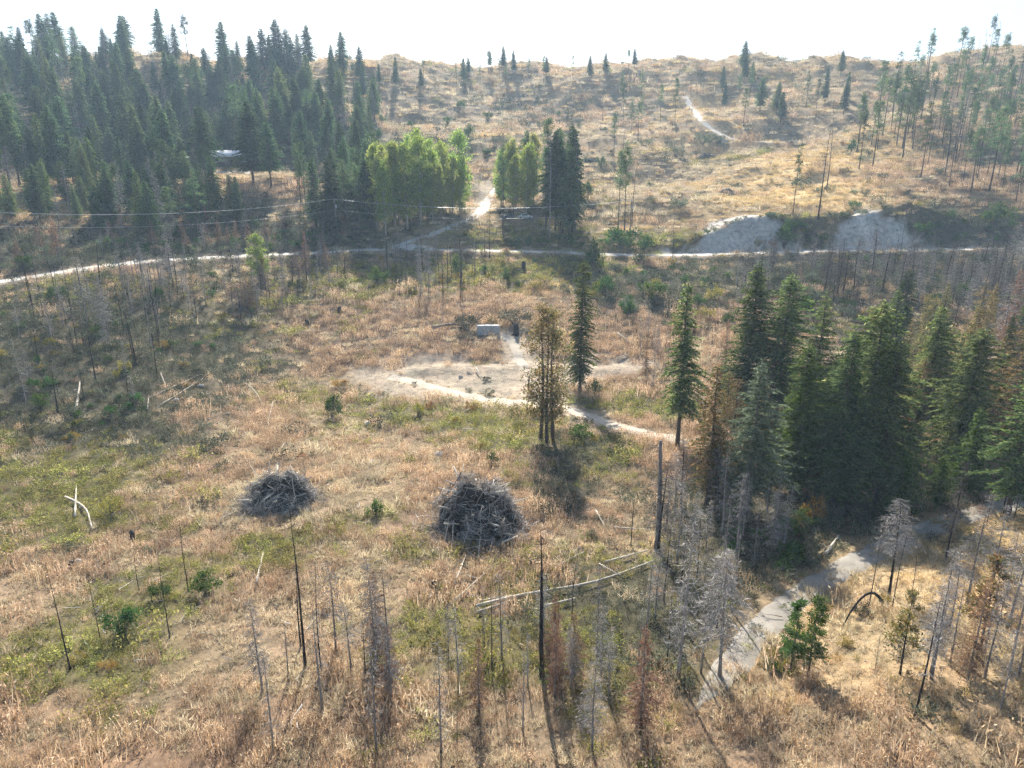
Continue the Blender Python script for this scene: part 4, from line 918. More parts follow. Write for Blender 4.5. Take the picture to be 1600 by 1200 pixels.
# ------------------------------------------------------------------ shrubs
def shrub_px(kind, px, py, wpx, label, ratio=None, group=None):
    """shrub whose foot is at (px, py) and that is wpx wide in the photograph"""
    p = hit(px, py)
    if p is None: return
    w = wpx * p[1] / FPX * 1.3
    ph = {'bush': 3.0, 'sage': 3.2, 'yellow': 2.4, 'orange': 2.2, 'scrubb': 2.6, 'small_fir': 3.8}[kind]
    hh = {'bush': 2.0, 'sage': 1.6, 'yellow': 1.5, 'orange': 1.3, 'scrubb': 1.6, 'small_fir': 8}[kind]
    s = w / ph; plant(kind, p, hh * s * (ratio or 1), label, group, None, 1 / (ratio or 1))
for a in [
    ('bush', 519, 654, 34, 'upright dark green bush alone in the russet weeds', 1.7),
    ('bush', 320, 932, 54, 'round bright green bush at the foot of a leaning snag', 1.2),
    ('bush', 195, 990, 70, 'large dark green bush in the yellow-green strip', 1.0),
    ('bush', 250, 940, 40, 'loose pale green bush between the two large ones', 1.2),
    ('bush', 930, 618, 27, 'bright green bush next to the slim conifer', 1.3),
    ('bush', 588, 806, 32, 'pale green bush between the two slash piles', 1.2),
    ('yellow', 172, 805, 50, 'yellow-green bush by the bleached forked log', .9),
    ('bush', 590, 442, 30, 'rounded deep green bush on the slope under the road', 1.1),
    ('bush', 716, 428, 28, 'deep green bush below the lane mouth', 1.3),
    ('bush', 792, 442, 22, 'small green bush near the charred stump', 1.4),
    ('bush', 925, 420, 34, 'tall dark green bush against the road edge', 1.7),
    ('bush', 1024, 470, 34, 'bright green rounded bush in the dark brush below the road', 1.3),
    ('bush', 945, 460, 36, 'dark green bush in brush left of the bright rounded one', 1.1),
    ('bush', 970, 392, 60, 'wide green bush behind the road under the three slim pines', .8),
    ('bush', 1005, 392, 40, 'green shrub on the far verge of the road beside a wide bush', .8),
    ('sage', 1063, 326, 32, 'pale sage shrub alone on the open pasture', 1.0),
    ('sage', 1018, 295, 18, 'small sage shrub on the upper pasture', 1.1),
    ('sage', 1017, 315, 14, 'smallest sage shrub on the pasture', 1.0),
    ('sage', 1008, 228, 18, 'round sage shrub in the gully', 1.2),
    ('sage', 1055, 245, 28, 'sage shrub at the foot of the dark earth mound', 1.2),
    ('sage', 1098, 226, 30, 'broad sage shrub above the dark earth mound', 1.0),
    ('sage', 1122, 224, 24, 'sage shrub touching the white boulder', 1.0),
    ('bush', 939, 262, 16, 'dark shrub with a pale top near the pasture edge', 1.4),
    ('bush', 905, 262, 14, 'small dark shrub on the tan slope', 1.2),
    ('bush', 918, 312, 22, 'shrub beside the mixed clump by the parked cars', 1.6),
    ('bush', 897, 232, 14, 'lone round shrub high on the tan slope', 1.2),
    ('bush', 590, 217, 16, 'dark shrub with a grey companion at the forest edge', 1.1),
    ('sage', 651, 207, 14, 'grey shrub on the open tan hillside', 1.1),
    ('bush', 597, 192, 14, 'upper dark shrub at the forest edge', 1.1),
    ('bush', 700, 195, 14, 'dark shrub in the draw above the aspens', 1.2),
    ('bush', 732, 215, 20, 'bluish shrub in the draw behind the aspens', 1.2),
    ('bush', 718, 172, 16, 'dark shrub near the crest of the draw', 1.2),
    ('bush', 762, 190, 16, 'shrub on the tan hillside beside the draw', 1.2),
    ('bush', 1330, 238, 18, 'dark bluish shrub under the brow pines', 1.3),
    ('bush', 1225, 388, 36, 'green shrub between the two cut banks', 1.3),
    ('bush', 1282, 386, 22, 'small green shrub at the edge of the bright cut bank', 1.3),
    ('yellow', 1186, 385, 14, 'small yellow shrub at the foot of the first cut bank', 1.3),
    ('orange', 1207, 385, 13, 'small orange shrub between the two cut banks', 1.2),
    ('bush', 1555, 352, 44, 'large green bush past the bright cut bank', 1.0),
    ('yellow', 1542, 350, 18, 'yellow shrub in front of the large green bush past the cut bank', 1.1),
    ('bush', 1440, 372, 34, 'dark green shrub on the shoulder of the bright cut bank', 1.0),
    ('bush', 1335, 330, 18, 'shrub on the lip of the bright cut bank', 1.2),
    ('orange', 736, 640, 22, 'orange shrub at the edge below the bare pad', 1.0),
    ('yellow', 655, 648, 26, 'yellow shrub below the bare pad', 1.1),
    ('orange', 674, 640, 18, 'orange-topped shrub by the yellow one below the pad', 1.1),
    ('yellow', 715, 665, 20, 'yellow-green shrub under the orange shrub', 1.1),
    ('orange', 530, 605, 26, 'orange shrub uphill of the upright dark bush', .8),
    ('bush', 768, 725, 22, 'green shrub with thin stems above the larger slash pile', 1.3),
    ('yellow', 752, 705, 20, 'yellow shrub by the green one above the larger slash pile', 1.1),
    ('scrubb', 760, 595, 16, 'small dark tuft on the pale pad', .7),
    ('scrubb', 732, 612, 14, 'tiny scrub at the near edge of the pad', .8),
    ('scrubb', 765, 618, 22, 'dark scrub between pad and dirt track', .8),
    ('scrubb', 648, 600, 10, 'tiny dark scrub at the tip of the pad', .8),
    ('scrubb', 730, 518, 46, 'dark leafless scrub beside the concrete block', .9),
    ('scrubb', 805, 508, 50, 'dark green scrub behind the concrete block', .8),
    ('yellow', 768, 505, 20, 'yellow tuft leaning over the concrete block', .8),
    ('yellow', 928, 690, 20, 'yellow bush on the bank where the track bends', 1.0),
    ('bush', 905, 690, 44, 'dark bush on the shaded bank under the track bend', .9),
    ('yellow', 835, 455, 24, 'golden shrub uphill of the cedar clump', 1.0),
    ('orange', 470, 715, 16, 'little orange tuft past the smaller slash pile', .8),
    ('yellow', 668, 882, 16, 'round yellow tuft below the larger slash pile', .8),
    ('yellow', 120, 1035, 40, 'yellow shrub at the near corner snag', .7),
    ('orange', 165, 1045, 34, 'orange tuft beside the yellow corner shrub', .7),
    ('yellow', 1205, 1030, 34, 'bright yellow shrub at the lower end of the gravel track', .9),
    ('yellow', 1385, 945, 26, 'lime-yellow shrub at the foot of the twin black stems', 1.1),
    ('scrubb', 1345, 962, 40, 'brown-green shrub beneath the bent burnt stem', .9),
    ('sage', 1508, 845, 26, 'pale green shrub on the golden slope by the track', .9),
    ('yellow', 1320, 1010, 30, 'yellow bush mid-way down the golden slope', .9),
    ('bush', 1245, 880, 60, 'dark shaded bush beside the gravel track', .8),
    ('orange', 1268, 815, 42, 'autumn-orange small tree at the grove edge', 1.7),
    ('yellow', 1235, 830, 30, 'pale yellow leafy shrub at the grove edge', 1.5),
    ('scrubb', 927, 840, 26, 'dark round scrub clump right of the larger slash pile', .9),
    ('bush', 65, 640, 30, 'dark green bush on the shaded bank', 1.3),
    ('bush', 55, 610, 22, 'dark shrub above the bush on the shaded bank', 1.3),
    ('bush', 100, 470, 26, 'dark shrub high on the bank under the road', 1.2),
    ('bush', 85, 468, 22, 'round green shrub near the top of the shaded bank', 1.2),
    ('bush', 248, 470, 24, 'dark shrub behind the grey dead trees', 1.2),
]:
    k, x, y, w, lab, r = a
    shrub_px(k, x, y, w, lab, r)
def shrubs(kinds, poly, n, wr, label, group, ratio=(.8, 1.2)):
    xs = [q[0] for q in poly]; ys = [q[1] for q in poly]; done = tries = 0
    while done < n and tries < n * 30:
        tries += 1
        px = random.uniform(min(xs), max(xs)); py = random.uniform(min(ys), max(ys))
        if not inside(px, py, poly): continue
        p = hit(px, py)
        if p is None or not far_from_paths(p, 1.2): continue
        k = random.choice(kinds); s = random.uniform(*wr); r = random.uniform(*ratio)
        plant(k, p, s * r * .75, where_label(k, p, px, py, (s - wr[0]) / (wr[1] - wr[0]), .5, group), group, None, 1 / r); done += 1
for xc, hw, _sk in BANKS:
    for k in range(24):
        x = xc + random.uniform(-1.05, 1.05) * hw; ys = np.arange(188, 207, .4); zz = height(np.full(len(ys), x), ys); g = np.gradient(zz, .4)
        top = ys[np.nonzero(g > .8)[0][-1]] if (g > .8).any() else 196
        y = top + random.uniform(.2, 1.6) if k < 20 else random.uniform(189.5, top); z = float(height(x, y))
        kd = random.choice(['scrubb', 'scrubb', 'bush', 'sage', 'yellow']); h_ = random.uniform(.7, 1.9) if k < 20 else random.uniform(.4, .9)
        q = to_px((x, y, z)); plant(kd, (x, y, z), h_, where_label(kd, (x, y, z), q[0], q[1], h_ / 2, .5, 'plants clinging to the cut banks'), 'plants clinging to the cut banks', None, 1.25)
shrubs(['bush', 'sage', 'scrubb'], [(600,200),(700,150),(900,150),(1000,250),(900,260),(760,250)], 46, (2.2, 4.6), 'small dark shrub dotted on the tan hillside beyond the aspens', 'shrubs dotted on the tan hillside')
shrubs(['scrubb', 'sage'], [(1250,330),(1300,200),(1500,150),(1600,200),(1600,310),(1450,310)], 40, (2.0, 3.8), 'low scrub on the slope of the shadow-striped hillside', 'low scrub of the striped hillside')
shrubs(['bush', 'scrubb', 'yellow'], [(560,450),(560,405),(940,408),(940,470),(800,460),(700,470)], 70, (1.4, 3.2), 'leafy shrub on the green strip between pad and road', 'shrubs of the green strip')
shrubs(['scrubb', 'scrubb', 'bush', 'yellow'], [(0,660),(0,470),(200,440),(420,420),(480,450),(380,520),(300,600),(200,690),(100,690)], 120, (.9, 2.4), 'grey-green shrub on the shaded bank under the road', 'shrubs of the shaded bank')
shrubs(['scrubb', 'bush', 'bush', 'scrubb', 'sage', 'yellow'], [(950,480),(960,410),(1200,410),(1600,405),(1600,500),(1400,500),(1150,520),(1030,520)], 130, (1.8, 4.2), 'shrub in the dark brush below the cut banks', 'brush below the cut banks')
shrubs(['bush', 'bush', 'scrubb', 'yellow'], [(1222,388),(1228,352),(1282,352),(1290,388)], 16, (1.8, 3.6), '', 'shrubs between the two bare scars')
shrubs(['bush', 'scrubb', 'bush'], [(1440,386),(1420,345),(1500,335),(1600,350),(1600,384)], 24, (1.8, 4.0), '', 'shrubs past the second bare scar')
shrubs(['bush', 'scrubb', 'bush'], [(760,388),(770,372),(900,378),(1000,388),(940,392)], 18, (2.0, 4.0), 'green verge shrub along the upper road edge by the lane', 'verge shrubs by the lane')
shrubs(['bush', 'scrubb', 'bush'], [(150,400),(170,380),(560,376),(600,384),(420,394)], 26, (2.0, 4.0), 'grey-green verge shrub above the road near the utility pole', 'verge shrubs near the utility pole')
shrubs(['scrubb', 'scrubb', 'bush', 'sage'], [(0,430),(0,372),(190,348),(420,345),(600,358),(600,382),(420,392),(150,405)], 75, (2.0, 4.2), '', 'shrubs between the road and the forest')
stand(['grey_snag', 'brown_snag', 'rust_fir'], [(0,425),(0,380),(200,362),(420,360),(560,372),(420,388),(150,402)], 34, (4, 8), 3, '', 'bare trees between the road and the forest', (1.0, 1.5))
shrubs(['scrubb', 'sage', 'yellow', 'bush'], [(1120,1060),(1150,960),(1230,930),(1290,960),(1240,1060)], 16, (.8, 1.6), '', 'low brush hiding the end of the gravel track')
shrubs(['scrubb', 'bush'], [(1120,860),(1150,800),(1350,790),(1330,840),(1240,900)], 18, (1.5, 3.0), 'dim shrub on the shaded floor of the grove', 'shrubs on the grove floor')
shrubs(['yellow', 'orange', 'yellow', 'scrubb'], [(1330,760),(1400,640),(1500,620),(1580,700),(1540,770)], 16, (1.5, 2.8), 'autumn-coloured shrub in the sunny gap behind the grove', 'autumn shrubs behind the grove')

# ------------------------------------------------------------------ slash piles
def slash_pile(px, py, wpx, hgt, label, seed, poles):
    rng = np.random.default_rng(seed); p = hit(px, py); R = wpx * p[1] / FPX / 2
    root = empty('slash_pile', (p[0], p[1], p[2])); tag(root, label, 'brush pile')
    ry = R * .82
    def dome(a, r):
        lump = 1 + .22 * math.sin(a * 3 + seed) + .15 * math.sin(a * 7 + 1) + .1 * math.sin(a * 13 + 2)
        h_ = hgt * max(0, 1 - (r / lump) ** 2.2)
        if math.sin(a) < 0: h_ *= 1 - .55 * (-math.sin(a)) ** 1.5 * min(1, r * 1.9) * (1 - .5 * r)
        q = np.array([math.cos(a) * r * 2.2 + 9]), np.array([math.sin(a) * r * 2.2 + 9])
        return h_ * (.55 + .9 * float(fbm(q[0], q[1], .75, 2, seed)[0])) + .12
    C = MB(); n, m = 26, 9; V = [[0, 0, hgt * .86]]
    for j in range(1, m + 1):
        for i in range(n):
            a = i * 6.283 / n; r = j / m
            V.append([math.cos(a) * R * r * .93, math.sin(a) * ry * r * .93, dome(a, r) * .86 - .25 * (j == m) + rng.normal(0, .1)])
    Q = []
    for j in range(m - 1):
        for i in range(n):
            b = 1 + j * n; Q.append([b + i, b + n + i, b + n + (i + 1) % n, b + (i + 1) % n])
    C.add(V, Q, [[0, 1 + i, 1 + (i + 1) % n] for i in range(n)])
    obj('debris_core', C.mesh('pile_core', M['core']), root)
    S = MB()
    for k in range(int(760 * R)):
        a = rng.uniform(0, 6.283); r = math.sqrt(rng.uniform(0, 1)) * 1.1
        if math.sin(a) < -.25 and r < .9 and rng.random() < .62: continue  # sticks thinned on the near side so the dark core reads as shade
        c = np.array([math.cos(a) * R * r, math.sin(a) * ry * r, dome(a, r) * rng.uniform(.82, 1.12) + .05])
        d = np.array([math.cos(a) * .6, math.sin(a) * .6, -.45]) * rng.uniform(-.6, 1) + rng.normal(0, .75, 3) * [1, 1, .8]; d /= np.linalg.norm(d)
        ln = rng.uniform(.25, 1.5); q = c + d * ln
        S.tube([c - d * ln * .4, c + d * ln * .3 + rng.normal(0, .05, 3), c + d * ln * .6], [rng.uniform(.012, .034), .02, .008], 3, cap=False)
    for k in range(int(120 * R)):      # spill around the foot
        a = rng.uniform(0, 6.283); r = 1 + abs(rng.normal(0, .28)); ln = rng.uniform(.3, 1.4)
        x, y = math.cos(a) * R * r, math.sin(a) * ry * r; c = np.array([x, y, float(height(p[0] + x, p[1] + y)) - p[2] + rng.uniform(.1, .5)])
        d = rng.normal(0, 1, 3) * [1, 1, .25]; d /= np.linalg.norm(d); S.tube([c - d * ln / 2, c + d * ln / 2], [rng.uniform(.015, .045), .012], 3, cap=False)
    tw = obj('twigs', S.mesh('pile_twigs', M['stick']), root); tw['kind'] = 'stuff'
    for k in range(80):
        a = rng.uniform(0, 6.283); r = math.sqrt(rng.uniform(0, 1))
        c = np.array([math.cos(a) * R * r, math.sin(a) * ry * r, dome(a, r) + .1]); d = np.array([math.cos(a), math.sin(a), -.7 * r]) * .5 + rng.normal(0, .8, 3) * [1, 1, .45]; d /= np.linalg.norm(d)
        ln = rng.uniform(.8, 2.4); B = MB(); B.tube([-d * ln * .5, rng.normal(0, .06, 3), d * ln * .5], [rng.uniform(.03, .065), .035, .015], 5)
        obj('branch', B.mesh('pile_branch', M['log'] if rng.random() < .4 else M['grey_bark']), root, c)
    for k in range(26):
        a = rng.uniform(0, 6.283); r = math.sqrt(rng.uniform(0, 1)) * .85; c = np.array([math.cos(a) * R * r, math.sin(a) * ry * r, dome(a, r)])
        d = np.array([math.cos(a) * .8, math.sin(a) * .8, .1]) + rng.normal(0, .55, 3); d[2] = d[2] * .7 + .12; d /= np.linalg.norm(d); ln = rng.uniform(1.0, 3.2); r0 = rng.uniform(.05, .15)
        B = MB(); B.tube([-d * ln * .35, rng.normal(0, .05, 3), d * ln * .65], [r0, r0 * .8, r0 * .5], 6)
        obj('branch', B.mesh('pile_branch', M['log'] if k % 3 else M['grey_bark']), root, c)
    for x0, y0, z0, x1, y1, z1, r in poles:
        B = MB(); a = np.array([x0 * R, y0 * ry, z0]); b = np.array([x1 * R, y1 * ry, z1])
        B.tube([a, (a + b) / 2 + rng.normal(0, .05, 3), b], [r, r * .85, r * .5], 6)
        obj('pole', B.mesh('pile_pole', M['log']), root)
    USED.append((p[0], p[1], 4)); return root, p, R, ry
PILES = []
PILES.append(slash_pile(437, 784, 112, 2.7, 'smaller slash pile of grey branches with poles sticking up', 31,
    [(-.55, .3, 1.2, -.95, .5, 3.6, .06), (-.5, .35, 1.2, -.2, .9, 3.5, .06), (.0, .2, 2.0, .35, .5, 3.4, .05), (-.75, -.1, 2.1, .0, .1, 2.3, .09), (.1, .5, 2.0, .25, .8, 3.7, .04)]))
PILES.append(slash_pile(748, 824, 150, 4.2, 'larger slash pile of grey branches with long poles sliding down its dark face', 37,
    [(.02, -.2, 2.6, .2, -1.25, .6, .06), (.1, -.5, 1.6, .05, -1.9, .1, .07), (-.1, -.4, 2.0, -.35, -1.7, .1, .06), (-.65, -.3, 1.6, -.72, -1.25, .1, .06), (-.55, -.4, 1.5, -.55, -1.3, .1, .05),
     (.4, -.7, .9, .75, -.95, 1.0, .09), (.35, -.9, .6, .28, -1.5, .1, .07), (-.3, -1.0, .7, .4, -1.2, .8, .05), (-.75, -.6, 1.5, -.4, -.62, 1.5, .09), (-.2, -1.4, .2, .35, -2.0, .15, .05), (.55, -1.1, .5, .9, -.8, .6, .1), (-.6, -1.5, .15, .0, -1.25, .4, .04)]))

# ------------------------------------------------------------------ logs, stumps, boulders
def log_px(P, r, label, mat='log', name='fallen_log', lift=None):
    Q = [hit(*q) for q in P]
    if any(q is None for q in Q): return
    n = max(4, len(Q) * 3); Q = smooth_line(Q, n) if len(Q) > 2 else np.array([Q[0] + (Q[1] - Q[0]) * t for t in np.linspace(0, 1, n)])
    Q[:, 2] += r * .8 + (lift if lift is not None else .25)
    c = Q.mean(0); B = MB(); B.tube(Q - c, np.linspace(r, r * .45, len(Q)), 7)
    rng = np.random.default_rng(int(P[0][0]))
    for k in range(int(len(Q) * .8)):
        b = Q[rng.integers(len(Q))] - c; d = rng.normal(0, 1, 3); d[2] = abs(d[2]); d /= np.linalg.norm(d)
        B.tube([b, b + d * rng.uniform(.2, .6)], [r * .3, r * .1], 3, cap=False)
    o = obj(name, B.mesh(name, M[mat], True), None, c); tag(o, label, 'log')
for P, r, lab in [
    ([(745,953),(800,938),(860,928),(920,918),(970,902),(1020,882)], .15, 'longest bleached log, lying across the burnt stand'),
    ([(945,884),(1012,865)], .13, 'bleached log ending at the stout grey trunk'),
    ([(936,886),(970,905)], .09, 'short bleached log crossing the longest one'),
    ([(850,953),(900,940)], .12, 'pale log stub behind the double black snag'),
    ([(872,888),(912,867)], .09, 'thin pale log touching the twig-topped black snag'),
    ([(745,962),(800,943)], .10, 'pale log just below the start of the longest one'),
    ([(752,944),(802,934)], .08, 'thin pale log running beside the start of the longest one'),
    ([(712,942),(745,912),(776,884)], .08, 'thin tan log slanting below the larger slash pile'),
    ([(710,918),(728,872)], .08, 'tan pole lying downhill of the larger slash pile'),
    ([(720,900),(752,910)], .06, 'short thin stick lying below the slash pile poles'),
    ([(401,918),(412,868)], .13, 'white log on the russet slope below the smaller slash pile'),
    ([(119,647),(126,600)], .20, 'thick white log lying on the shaded bank'),
    ([(232,625),(322,584)], .10, 'long pale log at the edge of the shaded bank, upper of two'),
    ([(245,640),(318,594)], .10, 'long pale log at the edge of the shaded bank, lower of two'),
    ([(231,642),(233,622)], .10, 'short log at the end of two long pale logs'),
    ([(251,584),(260,608)], .10, 'short pale log above the two long ones'),
    ([(380,600),(398,612),(409,632)], .12, 'bent pale log on the russet weeds'),
    ([(427,630),(418,666)], .10, 'pale log downhill of the bent one'),
    ([(118,812),(120,763)], .12, 'grey log standing out of the green patch'),
    ([(103,781),(136,796),(145,832)], .14, 'forked bleached log in the green patch'),
    ([(965,523),(985,538)], .16, 'bleached log on the scrubby rise past the slim conifer'),
    ([(964,563),(982,556)], .15, 'white log on the bare strip past the slim conifer'),
    ([(990,545),(1010,560)], .12, 'grey log at the end of the bare strip'),
    ([(744,578),(753,593)], .12, 'white stick on the bare pad'),
    ([(730,577),(738,582)], .10, 'small pale stick on the bare pad'),
    ([(150,957),(172,940)], .06, 'pale stick above the large dark green bush'),
    ([(700,665),(712,650)], .08, 'pale stick between the autumn shrubs below the pad'),
    ([(720,674),(742,672)], .08, 'pale log below the yellow-green shrub'),
    ([(960,829),(1014,832)], .10, 'grey log between burnt pole and stout trunk'),
    ([(931,802),(945,827)], .09, 'pale stick uphill of the dark round scrub clump'),
    ([(1290,870),(1310,842)], .14, 'grey log in the dark hollow of the grove'),
    ([(440,705),(447,690)], .07, 'little pale stick uphill of the smaller slash pile'),
    ([(300,810),(318,822)], .08, 'grey stick on the worn patch left of the smaller slash pile'),
    ([(345,815),(368,803)], .08, 'pale stick on the worn patch below the smaller slash pile'),
    ([(235,915),(262,902)], .07, 'pale stick uphill of the loose pale green bush'),
]:
    log_px(P, r, lab)
log_px([(676,516),(700,511),(716,510)], .35, 'dark weathered log lying beside the concrete block', 'grey_bark', 'fallen_log')
a, b = hit(1316, 982), hit(1376, 952)                    # burnt stem bent to the ground
t = np.linspace(0, 1, 9)[:, None]; Q = a + (b - a) * t; Q[:, 2] += 1.9 * np.sin(t[:, 0] * math.pi * .93) ** .8 + .1
B = MB(); B.tube(Q - b, np.linspace(.05, .12, 9), 7)
tag(obj('burnt_snag', B.mesh('bent_stem', M['char'], True), None, b), 'burnt stem bent in an arch to the ground', 'snag')

def rock(px, py, wpx, label, seed, mat='rock', name='boulder', cat='boulder', flat=.6):
    p = hit(px, py); rng = np.random.default_rng(seed); s = wpx * p[1] / FPX / 2
    V, F = [], []
    n, m = 9, 5
    for j in range(m + 1):
        for i in range(n):
            a = i * 6.283 / n; f = j / m * math.pi
            k = 1 + rng.normal(0, .12)
            V.append([math.sin(f) * math.cos(a) * s * k, math.sin(f) * math.sin(a) * s * k * .8, math.cos(f) * s * flat * k])
    for j in range(m):
        for i in range(n):
            F.append([j * n + i, (j + 1) * n + i, (j + 1) * n + (i + 1) % n, j * n + (i + 1) % n])
    B = MB(); B.add(V, F); o = obj(name, B.mesh(name, M[mat]), None, p + np.array([0, 0, s * flat * .55])); o.rotation_euler[2] = rng.uniform(0, 6); tag(o, label, cat)
for k, (x, y, w, lab) in enumerate([(574, 664, 14, 'pale boulder below the upright dark bush'), (687, 713, 18, 'rounded pale boulder in the weeds above the larger slash pile'), (1131, 223, 11, 'white boulder on the hillside bench'),
    (582, 722, 9, 'small white stone between the two slash piles'), (640, 782, 7, 'tiny white stone left of the larger slash pile'), (793, 808, 8, 'white chunk lying at the larger slash pile'), (803, 826, 9, 'white chunk at the downhill end of the larger slash pile'),
    (314, 604, 9, 'white stone at the end of the two long pale logs'), (276, 626, 9, 'white stone in the washed-out hollow'), (205, 842, 7, 'white stone near the tall thin snag'), (122, 878, 12, 'white stone on the dry slope of the near corner'),
    (508, 918, 6, 'tiny white stone beside the twiggy black snag'), (720, 590, 9, 'grey stone on the bare pad'), (830, 790, 7, 'white stone beyond the end of the larger slash pile'), (212, 410, 9, 'pale rock above the road')]):
    rock(x, y, w, lab, 300 + k)
def stump(px, py, h, r, label):
    p = hit(px, py); B = MB(); rng = np.random.default_rng(int(px))
    B.tube([[0, 0, -.3], [0, 0, .1], [rng.normal(0, .05), 0, h * .6], [rng.normal(0, .08), .03, h]], [r * 1.6, r * 1.1, r, r * .8], 8)
    for k in range(4):
        a = k * 1.57 + rng.uniform(0, 1); B.tube([[0, 0, .2], [math.cos(a) * r * 2.2, math.sin(a) * r * 2.2, -.1]], [r * .6, r * .2], 4)
    tag(obj('stump', B.mesh('stump', M['char']), None, p), label, 'stump')
stump(818, 422, 2.2, .55, 'charred stump on the green strip below the road')
stump(531, 488, 1.2, .4, 'charred stump on the russet slope left of the pad')
stump(480, 507, 1.0, .4, 'small charred stump low on the russet slope')
stump(208, 842, .9, .22, 'black stump above the tall thin snag')
stump(113, 884, .5, .3, 'dark stump next to the white stone of the near corner')
stump(678, 918, .6, .25, 'dark stump among the weeds below the larger slash pile')
stump(826, 610, 2.4, .16, 'charred post standing at the dirt track')
stump(806, 522, 2.0, .5, 'dark stump behind the end of the loop track')

# dark earth mounds on the far hillside
def mound(px, py, wpx, h, label, seed):
    p = hit(px, py); R = wpx * p[1] / FPX / 2; rng = np.random.default_rng(seed); root = empty('brush_heap', p); tag(root, label, 'brush pile')
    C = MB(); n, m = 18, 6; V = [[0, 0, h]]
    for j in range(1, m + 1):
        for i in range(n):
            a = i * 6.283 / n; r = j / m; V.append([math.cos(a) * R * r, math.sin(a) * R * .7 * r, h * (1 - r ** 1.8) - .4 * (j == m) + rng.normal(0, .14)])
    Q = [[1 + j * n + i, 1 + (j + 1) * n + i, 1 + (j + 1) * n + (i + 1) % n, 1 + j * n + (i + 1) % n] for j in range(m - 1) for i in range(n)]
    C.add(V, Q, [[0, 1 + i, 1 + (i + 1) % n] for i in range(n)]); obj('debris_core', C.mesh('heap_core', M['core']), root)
    S = MB()
    for k in range(220):
        a = rng.uniform(0, 6.283); r = math.sqrt(rng.uniform(0, 1)); c = np.array([math.cos(a) * R * r, math.sin(a) * R * .7 * r, h * (1 - r ** 1.8) + .05]); d = rng.normal(0, 1, 3) * [1, 1, .4]; d /= np.linalg.norm(d); ln = rng.uniform(.6, 1.8)
        S.tube([c - d * ln * .5, c + d * ln * .5], [.06, .02], 3, cap=False)
    tw = obj('twigs', S.mesh('heap_twigs', M['stick']), root); tw['kind'] = 'stuff'
mound(1104, 250, 40, 2.6, 'broad dark brush heap on the far hillside beside sage shrubs', 5)
mound(1136, 302, 24, 1.4, 'small dark brush heap on the upper pasture', 6)
mound(925, 252, 26, 1.2, 'low dark brush heap at the gully mouth', 8)

# ------------------------------------------------------------------ concrete block, house, cars, utility line
p = hit(763, 521); wv = 36 * p[1] / FPX
root = empty('concrete_block_wall', p); tag(root, 'grey concrete block structure at the edge of the bare pad', 'concrete block')
n = 3
for k in range(n):
    B = MB(); w = wv / n; B.box((0, 0, .8), (w - .05, 1.2, 1.65)); o = obj('block', B.mesh('block', M['concrete']), root, (-wv / 2 + w * (k + .5), (k % 2) * .12, 0))
    bv = o.modifiers.new('edge', 'BEVEL'); bv.width = .05; bv.segments = 2
B = MB(); B.box((0, -.9, .08), (wv * .9, 1.0, .35)); obj('footing', B.mesh('footing', M['concrete']), root)

def house(px, py, w, d, hw, hr, roofm, wallm, name, label, rz=0.0):
    p = hit(px, py); root = empty(name, p, rz); tag(root, label, 'house')
    B = MB(); B.box((0, 0, hw / 2 - .4), (w, d, hw + .8)); obj('wall', B.mesh('wall', wallm), root)
    e = .6
    R = MB(); V = [[-w / 2 - e, -d / 2 - e, hw], [w / 2 + e, -d / 2 - e, hw], [w / 2 + e, d / 2 + e, hw], [-w / 2 - e, d / 2 + e, hw], [-w / 2 - e, 0, hw + hr], [w / 2 + e, 0, hw + hr]]
    V += [[a, b, c + .18] for a, b, c in V]
    R.add(V, [[6, 7, 11, 10], [8, 9, 10, 11], [0, 4, 5, 1], [2, 5, 4, 3], [0, 1, 7, 6], [2, 3, 9, 8]], [[0, 3, 4], [1, 5, 2], [6, 10, 9], [7, 8, 11]])
    rf = obj('roof', R.mesh('roof', roofm), root)
    Cc = MB(); Cc.box((w * .22, d * .1, hw + hr * .9), (.7, .7, 1.6)); obj('chimney', Cc.mesh('chimney', M['siding']), rf)
    G = MB()
    for k in (-.33, 0.33):
        m = MB(); m.box((k * w, -d / 2 - .03, hw * .58), (1.7, .08, 1.2)); f = obj('window', m.mesh('window', M['white_roof']), root)
        m = MB(); m.box((k * w, -d / 2 - .08, hw * .58), (1.45, .05, .95)); obj('pane', m.mesh('pane', M['glass']), f)
    m = MB(); m.box((0, -d / 2 - .04, 1.05), (1.0, .1, 2.1)); obj('door', m.mesh('door', M['siding']), root)
house(366, 258, 14, 9, 2.7, 2.2, M['white_roof'], M['siding'], 'house', 'brown house with a white metal roof half hidden among conifers', .1)
house(297, 262, 8, 6, 2.3, 1.3, M['grey_roof'], M['pale_siding'], 'shed', 'low pale shed with grey roof between forest conifers', -.1)
def patch(name, P, mat, label, lift=.12):
    Q = np.array([hit(*q) for q in P]); c = Q.mean(0); m = MB(); n = len(Q); rings = 12; V = [c + [0, 0, lift]]
    for j in range(1, rings + 1):
        for q in Q:
            v = c + (q - c) * j / rings; v[2] = float(height(v[0], v[1])) + (lift if j < rings else -.03); V.append(v)
    V[0][2] = float(height(c[0], c[1])) + lift
    F = [[1 + j * n + i, 1 + (j + 1) * n + i, 1 + (j + 1) * n + (i + 1) % n, 1 + j * n + (i + 1) % n] for j in range(rings - 1) for i in range(n)]
    m.add(np.array(V), F, [[0, 1 + i, 1 + (i + 1) % n] for i in range(n)]); tag(obj(name, m.mesh(name, mat, True)), label, None, None, 'structure')
patch('lawn', [(346,268),(350,262),(380,259),(430,260),(440,265),(400,269)], M['lawn'], 'bright green mown lawn in front of the house', .4)
patch('driveway', [(280,275),(330,272),(400,274),(480,273),(480,271),(400,271),(320,269),(282,270)], M['gravel'], 'pale gravel driveway along the house bench', .4)

